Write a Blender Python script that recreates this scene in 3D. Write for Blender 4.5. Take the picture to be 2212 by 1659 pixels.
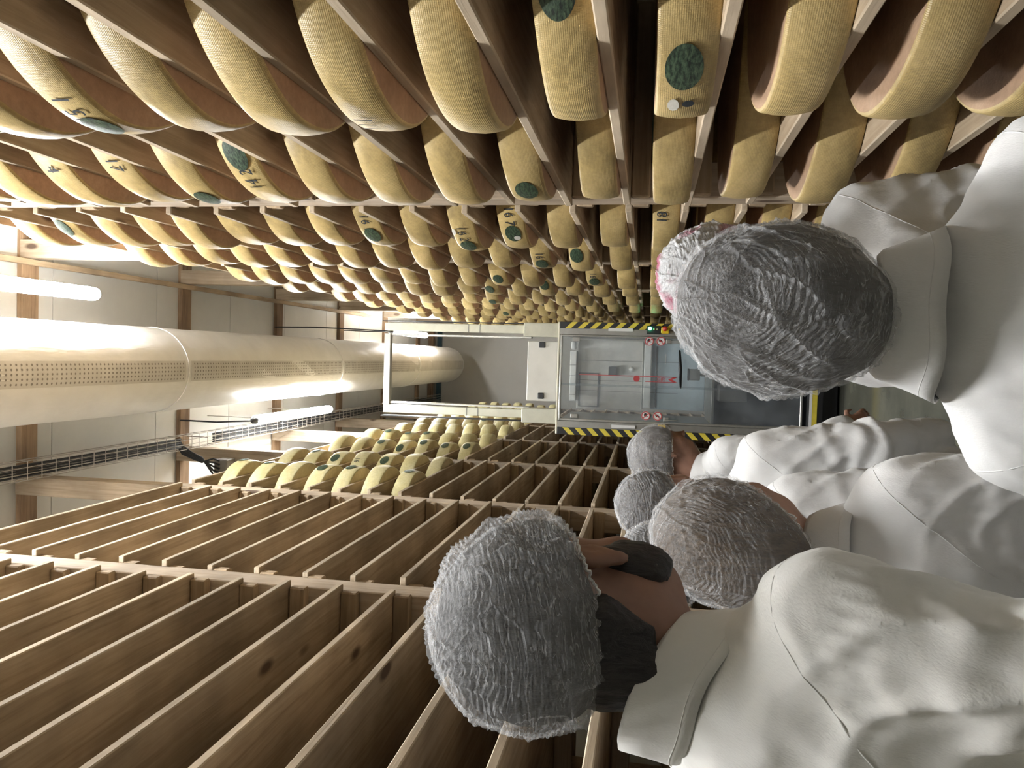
import bpy, bmesh, math, random
import numpy as np
from mathutils import Vector, Matrix, Euler
from mathutils.bvhtree import BVHTree

random.seed(7)
for o in list(bpy.data.objects):
    bpy.data.objects.remove(o, do_unlink=True)
scene = bpy.context.scene
C = scene.collection
PI = math.pi

# ------------------------------------------------------------------ camera
YAW, PITCH, ROLL, FPX, CAMZ = 0.0347, 0.1710, -0.0341, 1708.9, 1.5
def rot3(a, ax):
    return Matrix.Rotation(a, 3, ax)
M = rot3(YAW, 'Z') @ rot3(PITCH, 'X') @ rot3(ROLL, 'Y')
Rv, Fv, Uv = M.col[0], M.col[1], M.col[2]
cam = bpy.data.cameras.new('camera')
cam_ob = bpy.data.objects.new('camera', cam)
C.objects.link(cam_ob)
cm = Matrix.Identity(4)
for i in range(3):                       # the phone was held on its side: picture-right is world-down
    cm[i][0] = -Uv[i]; cm[i][1] = Rv[i]; cm[i][2] = -Fv[i]
cm[2][3] = CAMZ
cam_ob.matrix_world = cm
cam.sensor_width = 36.0
cam.sensor_fit = 'HORIZONTAL'
cam.lens = 36.0 * FPX / 2212.0
cam.clip_start = 0.05
scene.camera = cam_ob

# ------------------------------------------------------------------ world, exposure
w = bpy.data.worlds.new('world'); scene.world = w
w.use_nodes = True
w.node_tree.nodes['Background'].inputs[0].default_value = (0.5, 0.5, 0.48, 1)
w.node_tree.nodes['Background'].inputs[1].default_value = 0.05
vs = scene.view_settings
vs.view_transform = 'Standard'; vs.look = 'None'; vs.gamma = 1.0
vs.use_curve_mapping = False
vs.exposure = 3.35
LAMP_POWER = 22.0                        # base emission of the tube lamps (built further down)

# ------------------------------------------------------------------ helpers
def tag(o, label=None, cat=None, group=None, kind=None):
    if label: o['label'] = label
    if cat: o['category'] = cat
    if group: o['group'] = group
    if kind: o['kind'] = kind
    return o

def empty(name, loc=(0, 0, 0), rz=0.0, label=None, cat=None, group=None):
    o = bpy.data.objects.new(name, None)
    o.empty_display_size = 0.1
    o.location = loc; o.rotation_euler = (0, 0, rz)
    C.objects.link(o)
    return tag(o, label, cat, group)

def mesh_from(verts, faces, name='mesh', smooth=False):
    me = bpy.data.meshes.new(name)
    me.from_pydata([tuple(v) for v in verts], [], [tuple(f) for f in faces])
    if smooth:
        me.polygons.foreach_set('use_smooth', [True] * len(me.polygons))
    me.update()
    return me

def ob(name, me, mat=None, parent=None, loc=(0, 0, 0), rot=(0, 0, 0)):
    o = bpy.data.objects.new(name, me)
    if mat is not None and len(me.materials) == 0:
        for m_ in (mat if isinstance(mat, (list, tuple)) else [mat]):
            me.materials.append(m_)
    o.location = loc; o.rotation_euler = rot
    C.objects.link(o)
    if parent is not None:
        o.parent = parent
    return o

class MB:
    """collects simple solids into ONE mesh"""
    def __init__(s): s.v = []; s.f = []; s.m = []
    def add(s, verts, faces, mi=0):
        b = len(s.v); s.v += [tuple(v) for v in verts]
        s.f += [tuple(b + i for i in f) for f in faces]; s.m += [mi] * len(faces)
        return s
    def box(s, x0, x1, y0, y1, z0, z1, mi=0, bev=0.0):
        if bev <= 0:
            v = [(x, y, z) for x in (x0, x1) for y in (y0, y1) for z in (z0, z1)]
            f = [(0, 1, 3, 2), (4, 6, 7, 5), (0, 4, 5, 1), (2, 3, 7, 6), (0, 2, 6, 4), (1, 5, 7, 3)]
            return s.add(v, f, mi)
        bm = bmesh.new()
        bmesh.ops.create_cube(bm, size=1.0)
        for v in bm.verts:
            v.co = Vector(((x0 + x1) / 2 + v.co.x * (x1 - x0), (y0 + y1) / 2 + v.co.y * (y1 - y0), (z0 + z1) / 2 + v.co.z * (z1 - z0)))
        bmesh.ops.bevel(bm, geom=list(bm.edges), offset=bev, segments=1, affect='EDGES', profile=0.5)
        bm.verts.index_update()
        s.add([v.co[:] for v in bm.verts], [[v.index for v in f.verts] for f in bm.faces], mi)
        bm.free()
        return s
    def tube(s, pts, r, n=8, mi=0, cap=True):
        pts = [Vector(p) for p in pts]
        rs = r if isinstance(r, (list, tuple)) else [r] * len(pts)
        up = None; rings = []
        for i, p in enumerate(pts):
            d = (pts[min(i + 1, len(pts) - 1)] - pts[max(i - 1, 0)]).normalized()
            if up is None:
                up = Vector((0, 0, 1)) if abs(d.z) < 0.9 else Vector((1, 0, 0))
            a = d.cross(up).normalized(); b = a.cross(d).normalized(); up = b
            rings.append([p + (a * math.cos(t) + b * math.sin(t)) * rs[i] for t in [2 * PI * k / n for k in range(n)]])
        v = [q for ring in rings for q in ring]; f = []
        for i in range(len(pts) - 1):
            for k in range(n):
                f.append((i * n + k, i * n + (k + 1) % n, (i + 1) * n + (k + 1) % n, (i + 1) * n + k))
        if cap:
            f.append(tuple(range(n - 1, -1, -1))); f.append(tuple(range((len(pts) - 1) * n, len(pts) * n)))
        return s.add(v, f, mi)
    def lathe(s, prof, n=32, axis='Z', c=(0, 0, 0), mi=0, cap=True):
        v = []; f = []
        for (r, z) in prof:
            for k in range(n):
                t = 2 * PI * k / n; p = (r * math.cos(t), r * math.sin(t), z)
                if axis == 'Y': p = (p[0], p[2], -p[1])
                if axis == 'X': p = (p[2], p[0], p[1])
                v.append((p[0] + c[0], p[1] + c[1], p[2] + c[2]))
        for i in range(len(prof) - 1):
            for k in range(n):
                f.append((i * n + k, i * n + (k + 1) % n, (i + 1) * n + (k + 1) % n, (i + 1) * n + k))
        if cap:
            f.append(tuple(range(n - 1, -1, -1))); f.append(tuple(range((len(prof) - 1) * n, len(prof) * n)))
        return s.add(v, f, mi)
    def mesh(s, name, smooth=False):
        me = mesh_from(s.v, s.f, name, smooth)
        if any(s.m): me.polygons.foreach_set('material_index', s.m)
        return me
    def build(s, name, mat, parent=None, smooth=False, loc=(0, 0, 0), rot=(0, 0, 0)):
        return ob(name, s.mesh(name, smooth), mat, parent, loc, rot)

# ------------------------------------------------------------------ materials
def new_mat(name):
    m = bpy.data.materials.new(name); m.use_nodes = True
    nt = m.node_tree
    return m, nt, nt.nodes['Principled BSDF'], nt.nodes, nt.links

def N(nt, typ, **kw):
    n = nt.nodes.new(typ)
    for k, v in kw.items():
        if k in n.inputs: n.inputs[k].default_value = v
        else: setattr(n, k, v)
    return n

def ramp(nt, fac, stops):
    r = nt.nodes.new('ShaderNodeValToRGB')
    while len(r.color_ramp.elements) < len(stops): r.color_ramp.elements.new(0.5)
    for e, (p, c) in zip(r.color_ramp.elements, stops):
        e.position = p; e.color = (*c, 1) if len(c) == 3 else c
    nt.links.new(fac, r.inputs[0])
    return r

def mixc(nt, fac, a, b, mode='MIX'):
    n = nt.nodes.new('ShaderNodeMix'); n.data_type = 'RGBA'; n.blend_type = mode
    for sock, val in ((n.inputs[0], fac), (n.inputs[6], a), (n.inputs[7], b)):
        if hasattr(val, 'links'): nt.links.new(val, sock)
        elif isinstance(val, tuple): sock.default_value = (*val, 1) if len(val) == 3 else val
        else: sock.default_value = val
    return n.outputs[2]

def bump(nt, bsdf, height, strength=0.3, dist=0.01):
    b = nt.nodes.new('ShaderNodeBump')
    b.inputs['Strength'].default_value = strength; b.inputs['Distance'].default_value = dist
    nt.links.new(height, b.inputs['Height']); nt.links.new(b.outputs[0], bsdf.inputs['Normal'])
    return b

def simple(name, col, rough=0.6, metal=0.0, noise=0.0, nscale=8.0, bumpk=0.0, emit=None):
    m, nt, b, nd, lk = new_mat(name)
    b.inputs['Roughness'].default_value = rough; b.inputs['Metallic'].default_value = metal
    b.inputs['Base Color'].default_value = (*col, 1)
    if noise > 0 or bumpk > 0:
        tc = N(nt, 'ShaderNodeTexCoord'); nz = N(nt, 'ShaderNodeTexNoise', Scale=nscale, Detail=5.0, Roughness=0.6)
        lk.new(tc.outputs['Object'], nz.inputs['Vector'])
        if noise > 0:
            d = tuple(max(0, c * (1 - noise)) for c in col); l = tuple(min(1, c * (1 + noise)) for c in col)
            r = ramp(nt, nz.outputs[0], [(0.3, d), (0.7, l)])
            lk.new(r.outputs[0], b.inputs['Base Color'])
        if bumpk > 0: bump(nt, b, nz.outputs[0], bumpk)
    if emit:
        b.inputs['Emission Color'].default_value = (*emit[:3], 1); b.inputs['Emission Strength'].default_value = emit[3]
    return m

def wood(name, dark, mid, light, axis='Y', rough=0.75, knots=True, sc=1.0):
    """sawn spruce: grain along one axis, stains, knots; every piece shifted by its own random number"""
    m, nt, b, nd, lk = new_mat(name)
    tc = N(nt, 'ShaderNodeTexCoord'); oi = N(nt, 'ShaderNodeObjectInfo')
    add = N(nt, 'ShaderNodeVectorMath', operation='MULTIPLY_ADD')
    comb = N(nt, 'ShaderNodeCombineXYZ')
    mul = N(nt, 'ShaderNodeMath', operation='MULTIPLY'); mul.inputs[1].default_value = 37.0
    lk.new(oi.outputs['Random'], mul.inputs[0])
    for i in range(3): lk.new(mul.outputs[0], comb.inputs[i])
    add.inputs[1].default_value = (1, 1, 1)
    lk.new(tc.outputs['Object'], add.inputs[0]); lk.new(comb.outputs[0], add.inputs[2])
    s = {'X': (1.2, 22, 22), 'Y': (22, 1.2, 22), 'Z': (22, 22, 1.2)}[axis]
    mp = N(nt, 'ShaderNodeMapping'); mp.inputs['Scale'].default_value = tuple(q * sc for q in s)
    lk.new(add.outputs[0], mp.inputs[0])
    g = N(nt, 'ShaderNodeTexNoise', Scale=2.2, Detail=6.0, Roughness=0.65, Distortion=0.6)
    lk.new(mp.outputs[0], g.inputs['Vector'])
    st = N(nt, 'ShaderNodeTexNoise', Scale=3.0, Detail=4.0); lk.new(add.outputs[0], st.inputs['Vector'])
    r1 = ramp(nt, g.outputs[0], [(0.25, dark), (0.5, mid), (0.78, light)])
    r2 = ramp(nt, st.outputs[0], [(0.35, (0.62, 0.60, 0.58)), (0.65, (1.05, 1.03, 1.0))])
    c = mixc(nt, 1.0, r1.outputs[0], r2.outputs[0], 'MULTIPLY')
    rv = N(nt, 'ShaderNodeMapRange'); rv.inputs[3].default_value = 0.82; rv.inputs[4].default_value = 1.15
    lk.new(oi.outputs['Random'], rv.inputs[0])
    rc = N(nt, 'ShaderNodeCombineXYZ')
    for i in range(3): lk.new(rv.outputs[0], rc.inputs[i])
    c = mixc(nt, 1.0, c, rc.outputs[0], 'MULTIPLY')
    if knots:
        mk = N(nt, 'ShaderNodeMapping')
        mk.inputs['Scale'].default_value = {'X': (2.4, 5.5, 5.5), 'Y': (5.5, 2.4, 5.5), 'Z': (5.5, 5.5, 2.4)}[axis]
        lk.new(add.outputs[0], mk.inputs[0])
        vo = N(nt, 'ShaderNodeTexVoronoi', Scale=1.0); lk.new(mk.outputs[0], vo.inputs['Vector'])
        kr = ramp(nt, vo.outputs['Distance'], [(0.075, (1, 1, 1)), (0.13, (0, 0, 0))])
        c = mixc(nt, kr.outputs[0], c, (dark[0] * 0.35, dark[1] * 0.3, dark[2] * 0.3))
    lk.new(c, b.inputs['Base Color'])
    b.inputs['Roughness'].default_value = rough
    b.inputs['Specular IOR Level'].default_value = 0.25
    bump(nt, b, g.outputs[0], 0.25, 0.004)
    return m

MAT = {}
MAT['board'] = wood('spruce_board', (0.31, 0.235, 0.155), (0.47, 0.37, 0.255), (0.60, 0.49, 0.36), 'Y')
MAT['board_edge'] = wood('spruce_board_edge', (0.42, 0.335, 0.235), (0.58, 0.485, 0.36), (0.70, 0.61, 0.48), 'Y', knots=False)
MAT['post'] = wood('spruce_post', (0.36, 0.285, 0.20), (0.50, 0.41, 0.31), (0.62, 0.53, 0.42), 'Z')
MAT['bearer'] = wood('spruce_bearer', (0.30, 0.22, 0.14), (0.43, 0.33, 0.22), (0.55, 0.44, 0.32), 'X', knots=False)
MAT['beam'] = wood('ceiling_beam_wood', (0.16, 0.10, 0.06), (0.33, 0.225, 0.14), (0.44, 0.32, 0.21), 'X')
MAT['batten'] = wood('batten_wood', (0.36, 0.26, 0.16), (0.50, 0.38, 0.25), (0.60, 0.48, 0.34), 'Y', knots=False)

def cheese_mat(name, cols, rough, face=False, weave=True):
    m, nt, b, nd, lk = new_mat(name)
    tc = N(nt, 'ShaderNodeTexCoord'); oi = N(nt, 'ShaderNodeObjectInfo')
    mul = N(nt, 'ShaderNodeMath', operation='MULTIPLY'); mul.inputs[1].default_value = 53.0
    lk.new(oi.outputs['Random'], mul.inputs[0])
    cb = N(nt, 'ShaderNodeCombineXYZ'); lk.new(mul.outputs[0], cb.inputs[0]); lk.new(mul.outputs[0], cb.inputs[2])
    ad = N(nt, 'ShaderNodeVectorMath', operation='ADD')
    lk.new(tc.outputs['Object'], ad.inputs[0]); lk.new(cb.outputs[0], ad.inputs[1])
    mp = N(nt, 'ShaderNodeMapping'); mp.inputs['Scale'].default_value = (1, 1, 2.2); lk.new(ad.outputs[0], mp.inputs[0])
    big = N(nt, 'ShaderNodeTexNoise', Scale=5.5, Detail=6.0, Roughness=0.62); lk.new(mp.outputs[0], big.inputs['Vector'])
    sm = N(nt, 'ShaderNodeTexNoise', Scale=70.0, Detail=4.0, Roughness=0.7); lk.new(ad.outputs[0], sm.inputs['Vector'])
    r = ramp(nt, big.outputs[0], [(0.28, cols[0]), (0.5, cols[1]), (0.74, cols[2])])
    r2 = ramp(nt, sm.outputs[0], [(0.3, (0.84, 0.83, 0.80)), (0.7, (1.08, 1.08, 1.08))])
    c = mixc(nt, 1.0, r.outputs[0], r2.outputs[0], 'MULTIPLY')
    rv = N(nt, 'ShaderNodeMapRange'); rv.inputs[3].default_value = 0.86; rv.inputs[4].default_value = 1.12
    lk.new(oi.outputs['Random'], rv.inputs[0])
    rc = N(nt, 'ShaderNodeCombineXYZ')
    for i in range(3): lk.new(rv.outputs[0], rc.inputs[i])
    c = mixc(nt, 1.0, c, rc.outputs[0], 'MULTIPLY')
    lk.new(c, b.inputs['Base Color'])
    b.inputs['Roughness'].default_value = rough
    b.inputs['Specular IOR Level'].default_value = 0.45
    h = sm.outputs[0]
    if weave:       # print of the cloth: fine grid in (angle, height)
        sep = N(nt, 'ShaderNodeSeparateXYZ'); lk.new(tc.outputs['Object'], sep.inputs[0])
        at = N(nt, 'ShaderNodeMath', operation='ARCTAN2'); lk.new(sep.outputs[1], at.inputs[0]); lk.new(sep.outputs[0], at.inputs[1])
        def sn(src, k):
            a = N(nt, 'ShaderNodeMath', operation='MULTIPLY'); a.inputs[1].default_value = k; lk.new(src, a.inputs[0])
            q = N(nt, 'ShaderNodeMath', operation='SINE'); lk.new(a.outputs[0], q.inputs[0]); return q.outputs[0]
        s1 = sn(at.outputs[0], 640.0); s2 = sn(sep.outputs[2], 2100.0)
        a1 = N(nt, 'ShaderNodeMath', operation='MULTIPLY_ADD'); lk.new(s1, a1.inputs[0]); a1.inputs[1].default_value = 0.16
        m2 = N(nt, 'ShaderNodeMath', operation='MULTIPLY_ADD'); lk.new(s2, m2.inputs[0]); m2.inputs[1].default_value = 0.10; lk.new(sm.outputs[0], m2.inputs[2])
        lk.new(m2.outputs[0], a1.inputs[2]); h = a1.outputs[0]
    bump(nt, b, h, 0.35, 0.003)
    return m
MAT['rim_tan'] = cheese_mat('rind_rim_tan', ((0.27, 0.20, 0.085), (0.49, 0.365, 0.155), (0.61, 0.465, 0.225)), 0.40)
MAT['face_tan'] = cheese_mat('rind_face_brown', ((0.29, 0.185, 0.115), (0.40, 0.26, 0.165), (0.49, 0.335, 0.22)), 0.6, weave=False)
MAT['rim_pale'] = cheese_mat('rind_rim_pale', ((0.46, 0.385, 0.175), (0.57, 0.51, 0.27), (0.64, 0.595, 0.385)), 0.45)
MAT['face_pale'] = cheese_mat('rind_face_pale', ((0.45, 0.35, 0.18), (0.55, 0.45, 0.25), (0.62, 0.53, 0.32)), 0.6, weave=False)

def label_mat():
    m, nt, b, nd, lk = new_mat('casein_green')
    tc = N(nt, 'ShaderNodeTexCoord')
    mp = N(nt, 'ShaderNodeMapping'); mp.inputs['Scale'].default_value = (75, 75, 230); lk.new(tc.outputs['Object'], mp.inputs[0])
    nz = N(nt, 'ShaderNodeTexNoise', Scale=1.0, Detail=5.0, Roughness=0.75); lk.new(mp.outputs[0], nz.inputs['Vector'])
    r = ramp(nt, nz.outputs[0], [(0.42, (0.010, 0.017, 0.012)), (0.53, (0.045, 0.080, 0.045)), (0.78, (0.13, 0.175, 0.10))])
    lk.new(r.outputs[0], b.inputs['Base Color']); b.inputs['Roughness'].default_value = 0.5
    bump(nt, b, nz.outputs[0], 0.3, 0.002)
    return m
MAT['casein'] = label_mat()
MAT['ink'] = simple('stamp_ink', (0.02, 0.028, 0.035), 0.6, noise=0.5, nscale=90)
MAT['scrap'] = simple('paper_scrap', (0.62, 0.60, 0.53), 0.7, noise=0.2, nscale=60)

MAT['ceiling'] = simple('ceiling_panel', (0.66, 0.645, 0.60), 0.55, noise=0.05, nscale=3, bumpk=0.05)
MAT['seam_dark'] = simple('ceiling_joint', (0.30, 0.29, 0.26), 0.8)
MAT['wall'] = simple('wall_panel', (0.50, 0.475, 0.42), 0.5, noise=0.06, nscale=2)
MAT['wall_dark'] = simple('wall_side', (0.16, 0.12, 0.085), 0.9, noise=0.2, nscale=3)
MAT['teal'] = simple('teal_paint', (0.03, 0.075, 0.095), 0.5)
MAT['white_rubber'] = simple('lamp_cap', (0.03, 0.032, 0.035), 0.5)
MAT['cable'] = simple('cable_black', (0.018, 0.02, 0.024), 0.5)
MAT['steel_wire'] = simple('galvanised_wire', (0.50, 0.47, 0.43), 0.45, 0.6)
MAT['grey_box'] = simple('grey_plastic', (0.20, 0.185, 0.165), 0.6)
MAT['cream_paint'] = simple('cream_paint', (0.55, 0.54, 0.43), 0.4, noise=0.10, nscale=9)
MAT['alu'] = simple('brushed_alu', (0.42, 0.41, 0.37), 0.38, 0.7, noise=0.08, nscale=14)
MAT['steel'] = simple('stainless', (0.33, 0.32, 0.29), 0.42, 0.6, noise=0.12, nscale=10)
MAT['plate'] = simple('mast_plate', (0.60, 0.585, 0.53), 0.45, noise=0.06, nscale=6)
MAT['black'] = simple('black_paint', (0.012, 0.012, 0.013), 0.45)
MAT['dark_cab'] = simple('cab_dark', (0.022, 0.024, 0.028), 0.6)
MAT['yellow'] = simple('warning_yellow', (0.72, 0.58, 0.06), 0.45, noise=0.08, nscale=20)
MAT['yellow_box'] = simple('button_box_yellow', (0.80, 0.55, 0.02), 0.4)
MAT['red'] = simple('button_red', (0.50, 0.03, 0.015), 0.4)
MAT['red_ink'] = simple('red_ink', (0.50, 0.06, 0.06), 0.5)
MAT['paper'] = simple('white_paper', (0.75, 0.74, 0.72), 0.7)
MAT['green_led'] = simple('green_lamp', (0.02, 0.6, 0.25), 0.3, emit=(0.05, 1.0, 0.45, 6.0))
MAT['amber_dim'] = simple('amber_button', (0.30, 0.24, 0.12), 0.4)
MAT['panel_beige'] = simple('cabinet_beige', (0.72, 0.69, 0.63), 0.5, noise=0.06, nscale=5)
MAT['panel_white'] = simple('cabinet_white', (0.85, 0.84, 0.80), 0.5)
MAT['panel_blue'] = simple('door_blue_white', (0.58, 0.68, 0.73), 0.35, noise=0.06, nscale=4)
MAT['grey_frame'] = simple('frame_grey', (0.14, 0.14, 0.14), 0.5)
MAT['trim_cream'] = simple('edge_trim', (0.72, 0.68, 0.55), 0.5)

def glass_mat(name='cab_glass', op=0.14):
    m, nt, b, nd, lk = new_mat(name)
    out = nd['Material Output']
    tr = N(nt, 'ShaderNodeBsdfTransparent'); tr.inputs[0].default_value = (0.90, 0.92, 0.92, 1)
    gl = N(nt, 'ShaderNodeBsdfGlossy', Roughness=0.05)
    df = N(nt, 'ShaderNodeBsdfDiffuse'); df.inputs[0].default_value = (0.62, 0.66, 0.70, 1)
    fr = N(nt, 'ShaderNodeFresnel', IOR=1.45)
    mx = N(nt, 'ShaderNodeMixShader'); lk.new(fr.outputs[0], mx.inputs[0]); lk.new(tr.outputs[0], mx.inputs[1]); lk.new(gl.outputs[0], mx.inputs[2])
    tc = N(nt, 'ShaderNodeTexCoord'); nz = N(nt, 'ShaderNodeTexNoise', Scale=3.0, Detail=5.0, Roughness=0.6); lk.new(tc.outputs['Object'], nz.inputs['Vector'])
    r = ramp(nt, nz.outputs[0], [(0.35, (op * 0.35,) * 3), (0.75, (op * 1.6,) * 3)])
    m2 = N(nt, 'ShaderNodeMixShader'); lk.new(r.outputs[0], m2.inputs[0]); lk.new(mx.outputs[0], m2.inputs[1]); lk.new(df.outputs[0], m2.inputs[2])
    lk.new(m2.outputs[0], out.inputs[0])
    return m
MAT['glass'] = glass_mat()

def floor_mat():
    m, nt, b, nd, lk = new_mat('wet_floor')
    tc = N(nt, 'ShaderNodeTexCoord'); nz = N(nt, 'ShaderNodeTexNoise', Scale=2.5, Detail=6.0, Roughness=0.6); lk.new(tc.outputs['Object'], nz.inputs['Vector'])
    r = ramp(nt, nz.outputs[0], [(0.3, (0.10, 0.10, 0.078)), (0.7, (0.17, 0.168, 0.13))])
    lk.new(r.outputs[0], b.inputs['Base Color'])
    r2 = ramp(nt, nz.outputs[0], [(0.3, (0.08,) * 3), (0.8, (0.22,) * 3)]); lk.new(r2.outputs[0], b.inputs['Roughness'])
    b.inputs['Specular IOR Level'].default_value = 0.8
    return m
MAT['floor'] = floor_mat()

def duct_mat():
    m, nt, b, nd, lk = new_mat('duct_fabric')
    tc = N(nt, 'ShaderNodeTexCoord')
    nz = N(nt, 'ShaderNodeTexNoise', Scale=6.0, Detail=6.0, Roughness=0.6); lk.new(tc.outputs['Object'], nz.inputs['Vector'])
    r = ramp(nt, nz.outputs[0], [(0.3, (0.74, 0.725, 0.69)), (0.7, (0.81, 0.795, 0.76))])
    lk.new(r.outputs[0], b.inputs['Base Color']); b.inputs['Roughness'].default_value = 0.5
    b.inputs['Specular IOR Level'].default_value = 0.4
    mp = N(nt, 'ShaderNodeMapping'); mp.inputs['Scale'].default_value = (9, 2.2, 9); lk.new(tc.outputs['Object'], mp.inputs[0])
    n2 = N(nt, 'ShaderNodeTexNoise', Scale=1.5, Detail=3.0); lk.new(mp.outputs[0], n2.inputs['Vector'])
    bump(nt, b, n2.outputs[0], 0.35, 0.02)
    return m
MAT['duct'] = duct_mat()
MAT['duct_band'] = simple('duct_band', (0.60, 0.575, 0.53), 0.6, noise=0.10, nscale=7)
MAT['hole'] = simple('duct_hole', (0.26, 0.235, 0.20), 0.9)

def emit_mat(name, col, s):
    m, nt, b, nd, lk = new_mat(name)
    e = N(nt, 'ShaderNodeEmission'); e.inputs[0].default_value = (*col, 1); e.inputs[1].default_value = s
    lk.new(e.outputs[0], nd['Material Output'].inputs[0]); return m
MAT['tube_boosted'] = emit_mat('lamp_tube_boosted', (0.97, 0.985, 1.0), LAMP_POWER * 1.9)  # tube of the unseen overhead lamp, emission boosted to brighten the near end
MAT['tube'] = emit_mat('lamp_tube', (0.94, 0.972, 1.0), LAMP_POWER)

# cloth, skin, hair, net
def cloth_mat(name, col):
    m, nt, b, nd, lk = new_mat(name)
    tc = N(nt, 'ShaderNodeTexCoord')
    mp = N(nt, 'ShaderNodeMapping'); mp.inputs['Rotation'].default_value = (0.6, 0.5, 0.7); mp.inputs['Scale'].default_value = (900, 260, 260)
    lk.new(tc.outputs['Object'], mp.inputs[0])
    tw = N(nt, 'ShaderNodeTexNoise', Scale=1.0, Detail=2.0); lk.new(mp.outputs[0], tw.inputs['Vector'])
    nz = N(nt, 'ShaderNodeTexNoise', Scale=9.0, Detail=5.0, Roughness=0.55); lk.new(tc.outputs['Object'], nz.inputs['Vector'])
    r = ramp(nt, nz.outputs[0], [(0.3, tuple(c * 0.93 for c in col)), (0.7, col)])
    lk.new(r.outputs[0], b.inputs['Base Color']); b.inputs['Roughness'].default_value = 0.85
    b.inputs['Specular IOR Level'].default_value = 0.2
    b.inputs['Sheen Weight'].default_value = 0.15
    a = N(nt, 'ShaderNodeMath', operation='MULTIPLY_ADD'); lk.new(tw.outputs[0], a.inputs[0]); a.inputs[1].default_value = 0.10; lk.new(nz.outputs[0], a.inputs[2])
    bump(nt, b, a.outputs[0], 0.30, 0.012)
    return m
MAT['coat'] = cloth_mat('white_cotton', (0.68, 0.675, 0.66))
MAT['coat_cream'] = cloth_mat('off_white_cotton', (0.76, 0.75, 0.71))
MAT['trousers'] = cloth_mat('dark_trousers', (0.03, 0.035, 0.05))
MAT['shoe'] = simple('shoe_cover', (0.35, 0.42, 0.55), 0.6)
MAT['mask'] = simple('paper_mask', (0.78, 0.78, 0.76), 0.8)
MAT['steel_ring'] = simple('earring', (0.7, 0.68, 0.62), 0.2, 1.0)

def skin_mat(name, col):
    m, nt, b, nd, lk = new_mat(name)
    tc = N(nt, 'ShaderNodeTexCoord'); nz = N(nt, 'ShaderNodeTexNoise', Scale=30.0, Detail=5.0); lk.new(tc.outputs['Object'], nz.inputs['Vector'])
    r = ramp(nt, nz.outputs[0], [(0.3, tuple(c * 0.85 for c in col)), (0.7, tuple(min(1, c * 1.1) for c in col))])
    lk.new(r.outputs[0], b.inputs['Base Color']); b.inputs['Roughness'].default_value = 0.5
    b.inputs['Subsurface Weight'].default_value = 0.1; b.inputs['Subsurface Radius'].default_value = (0.01, 0.004, 0.002)
    bump(nt, b, nz.outputs[0], 0.1, 0.002)
    return m
MAT['skin'] = skin_mat('skin', (0.40, 0.23, 0.165))
MAT['skin_tan'] = skin_mat('skin_tan', (0.27, 0.145, 0.098))

def hair_mat(name, dark, light):
    m, nt, b, nd, lk = new_mat(name)
    uv = N(nt, 'ShaderNodeTexCoord')
    mp = N(nt, 'ShaderNodeMapping'); mp.inputs['Scale'].default_value = (150, 150, 9); lk.new(uv.outputs['Object'], mp.inputs[0])
    nz = N(nt, 'ShaderNodeTexNoise', Scale=1.0, Detail=5.0, Roughness=0.7, Distortion=0.8); lk.new(mp.outputs[0], nz.inputs['Vector'])
    r = ramp(nt, nz.outputs[0], [(0.35, dark), (0.7, light)])
    lk.new(r.outputs[0], b.inputs['Base Color']); b.inputs['Roughness'].default_value = 0.45
    bump(nt, b, nz.outputs[0], 0.7, 0.006)
    return m
MAT['hair_black'] = hair_mat('hair_black', (0.006, 0.005, 0.005), (0.03, 0.026, 0.024))
MAT['hair_dark'] = hair_mat('hair_dark_brown', (0.014, 0.010, 0.008), (0.05, 0.038, 0.03))
MAT['hair_brown'] = hair_mat('hair_brown', (0.030, 0.018, 0.009), (0.13, 0.085, 0.047))
MAT['hair_grey'] = hair_mat('hair_grey_brown', (0.05, 0.045, 0.042), (0.20, 0.18, 0.165))
MAT['eye'] = simple('eye_white', (0.8, 0.8, 0.78), 0.2)
MAT['iris'] = simple('iris', (0.03, 0.02, 0.015), 0.2)

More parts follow.
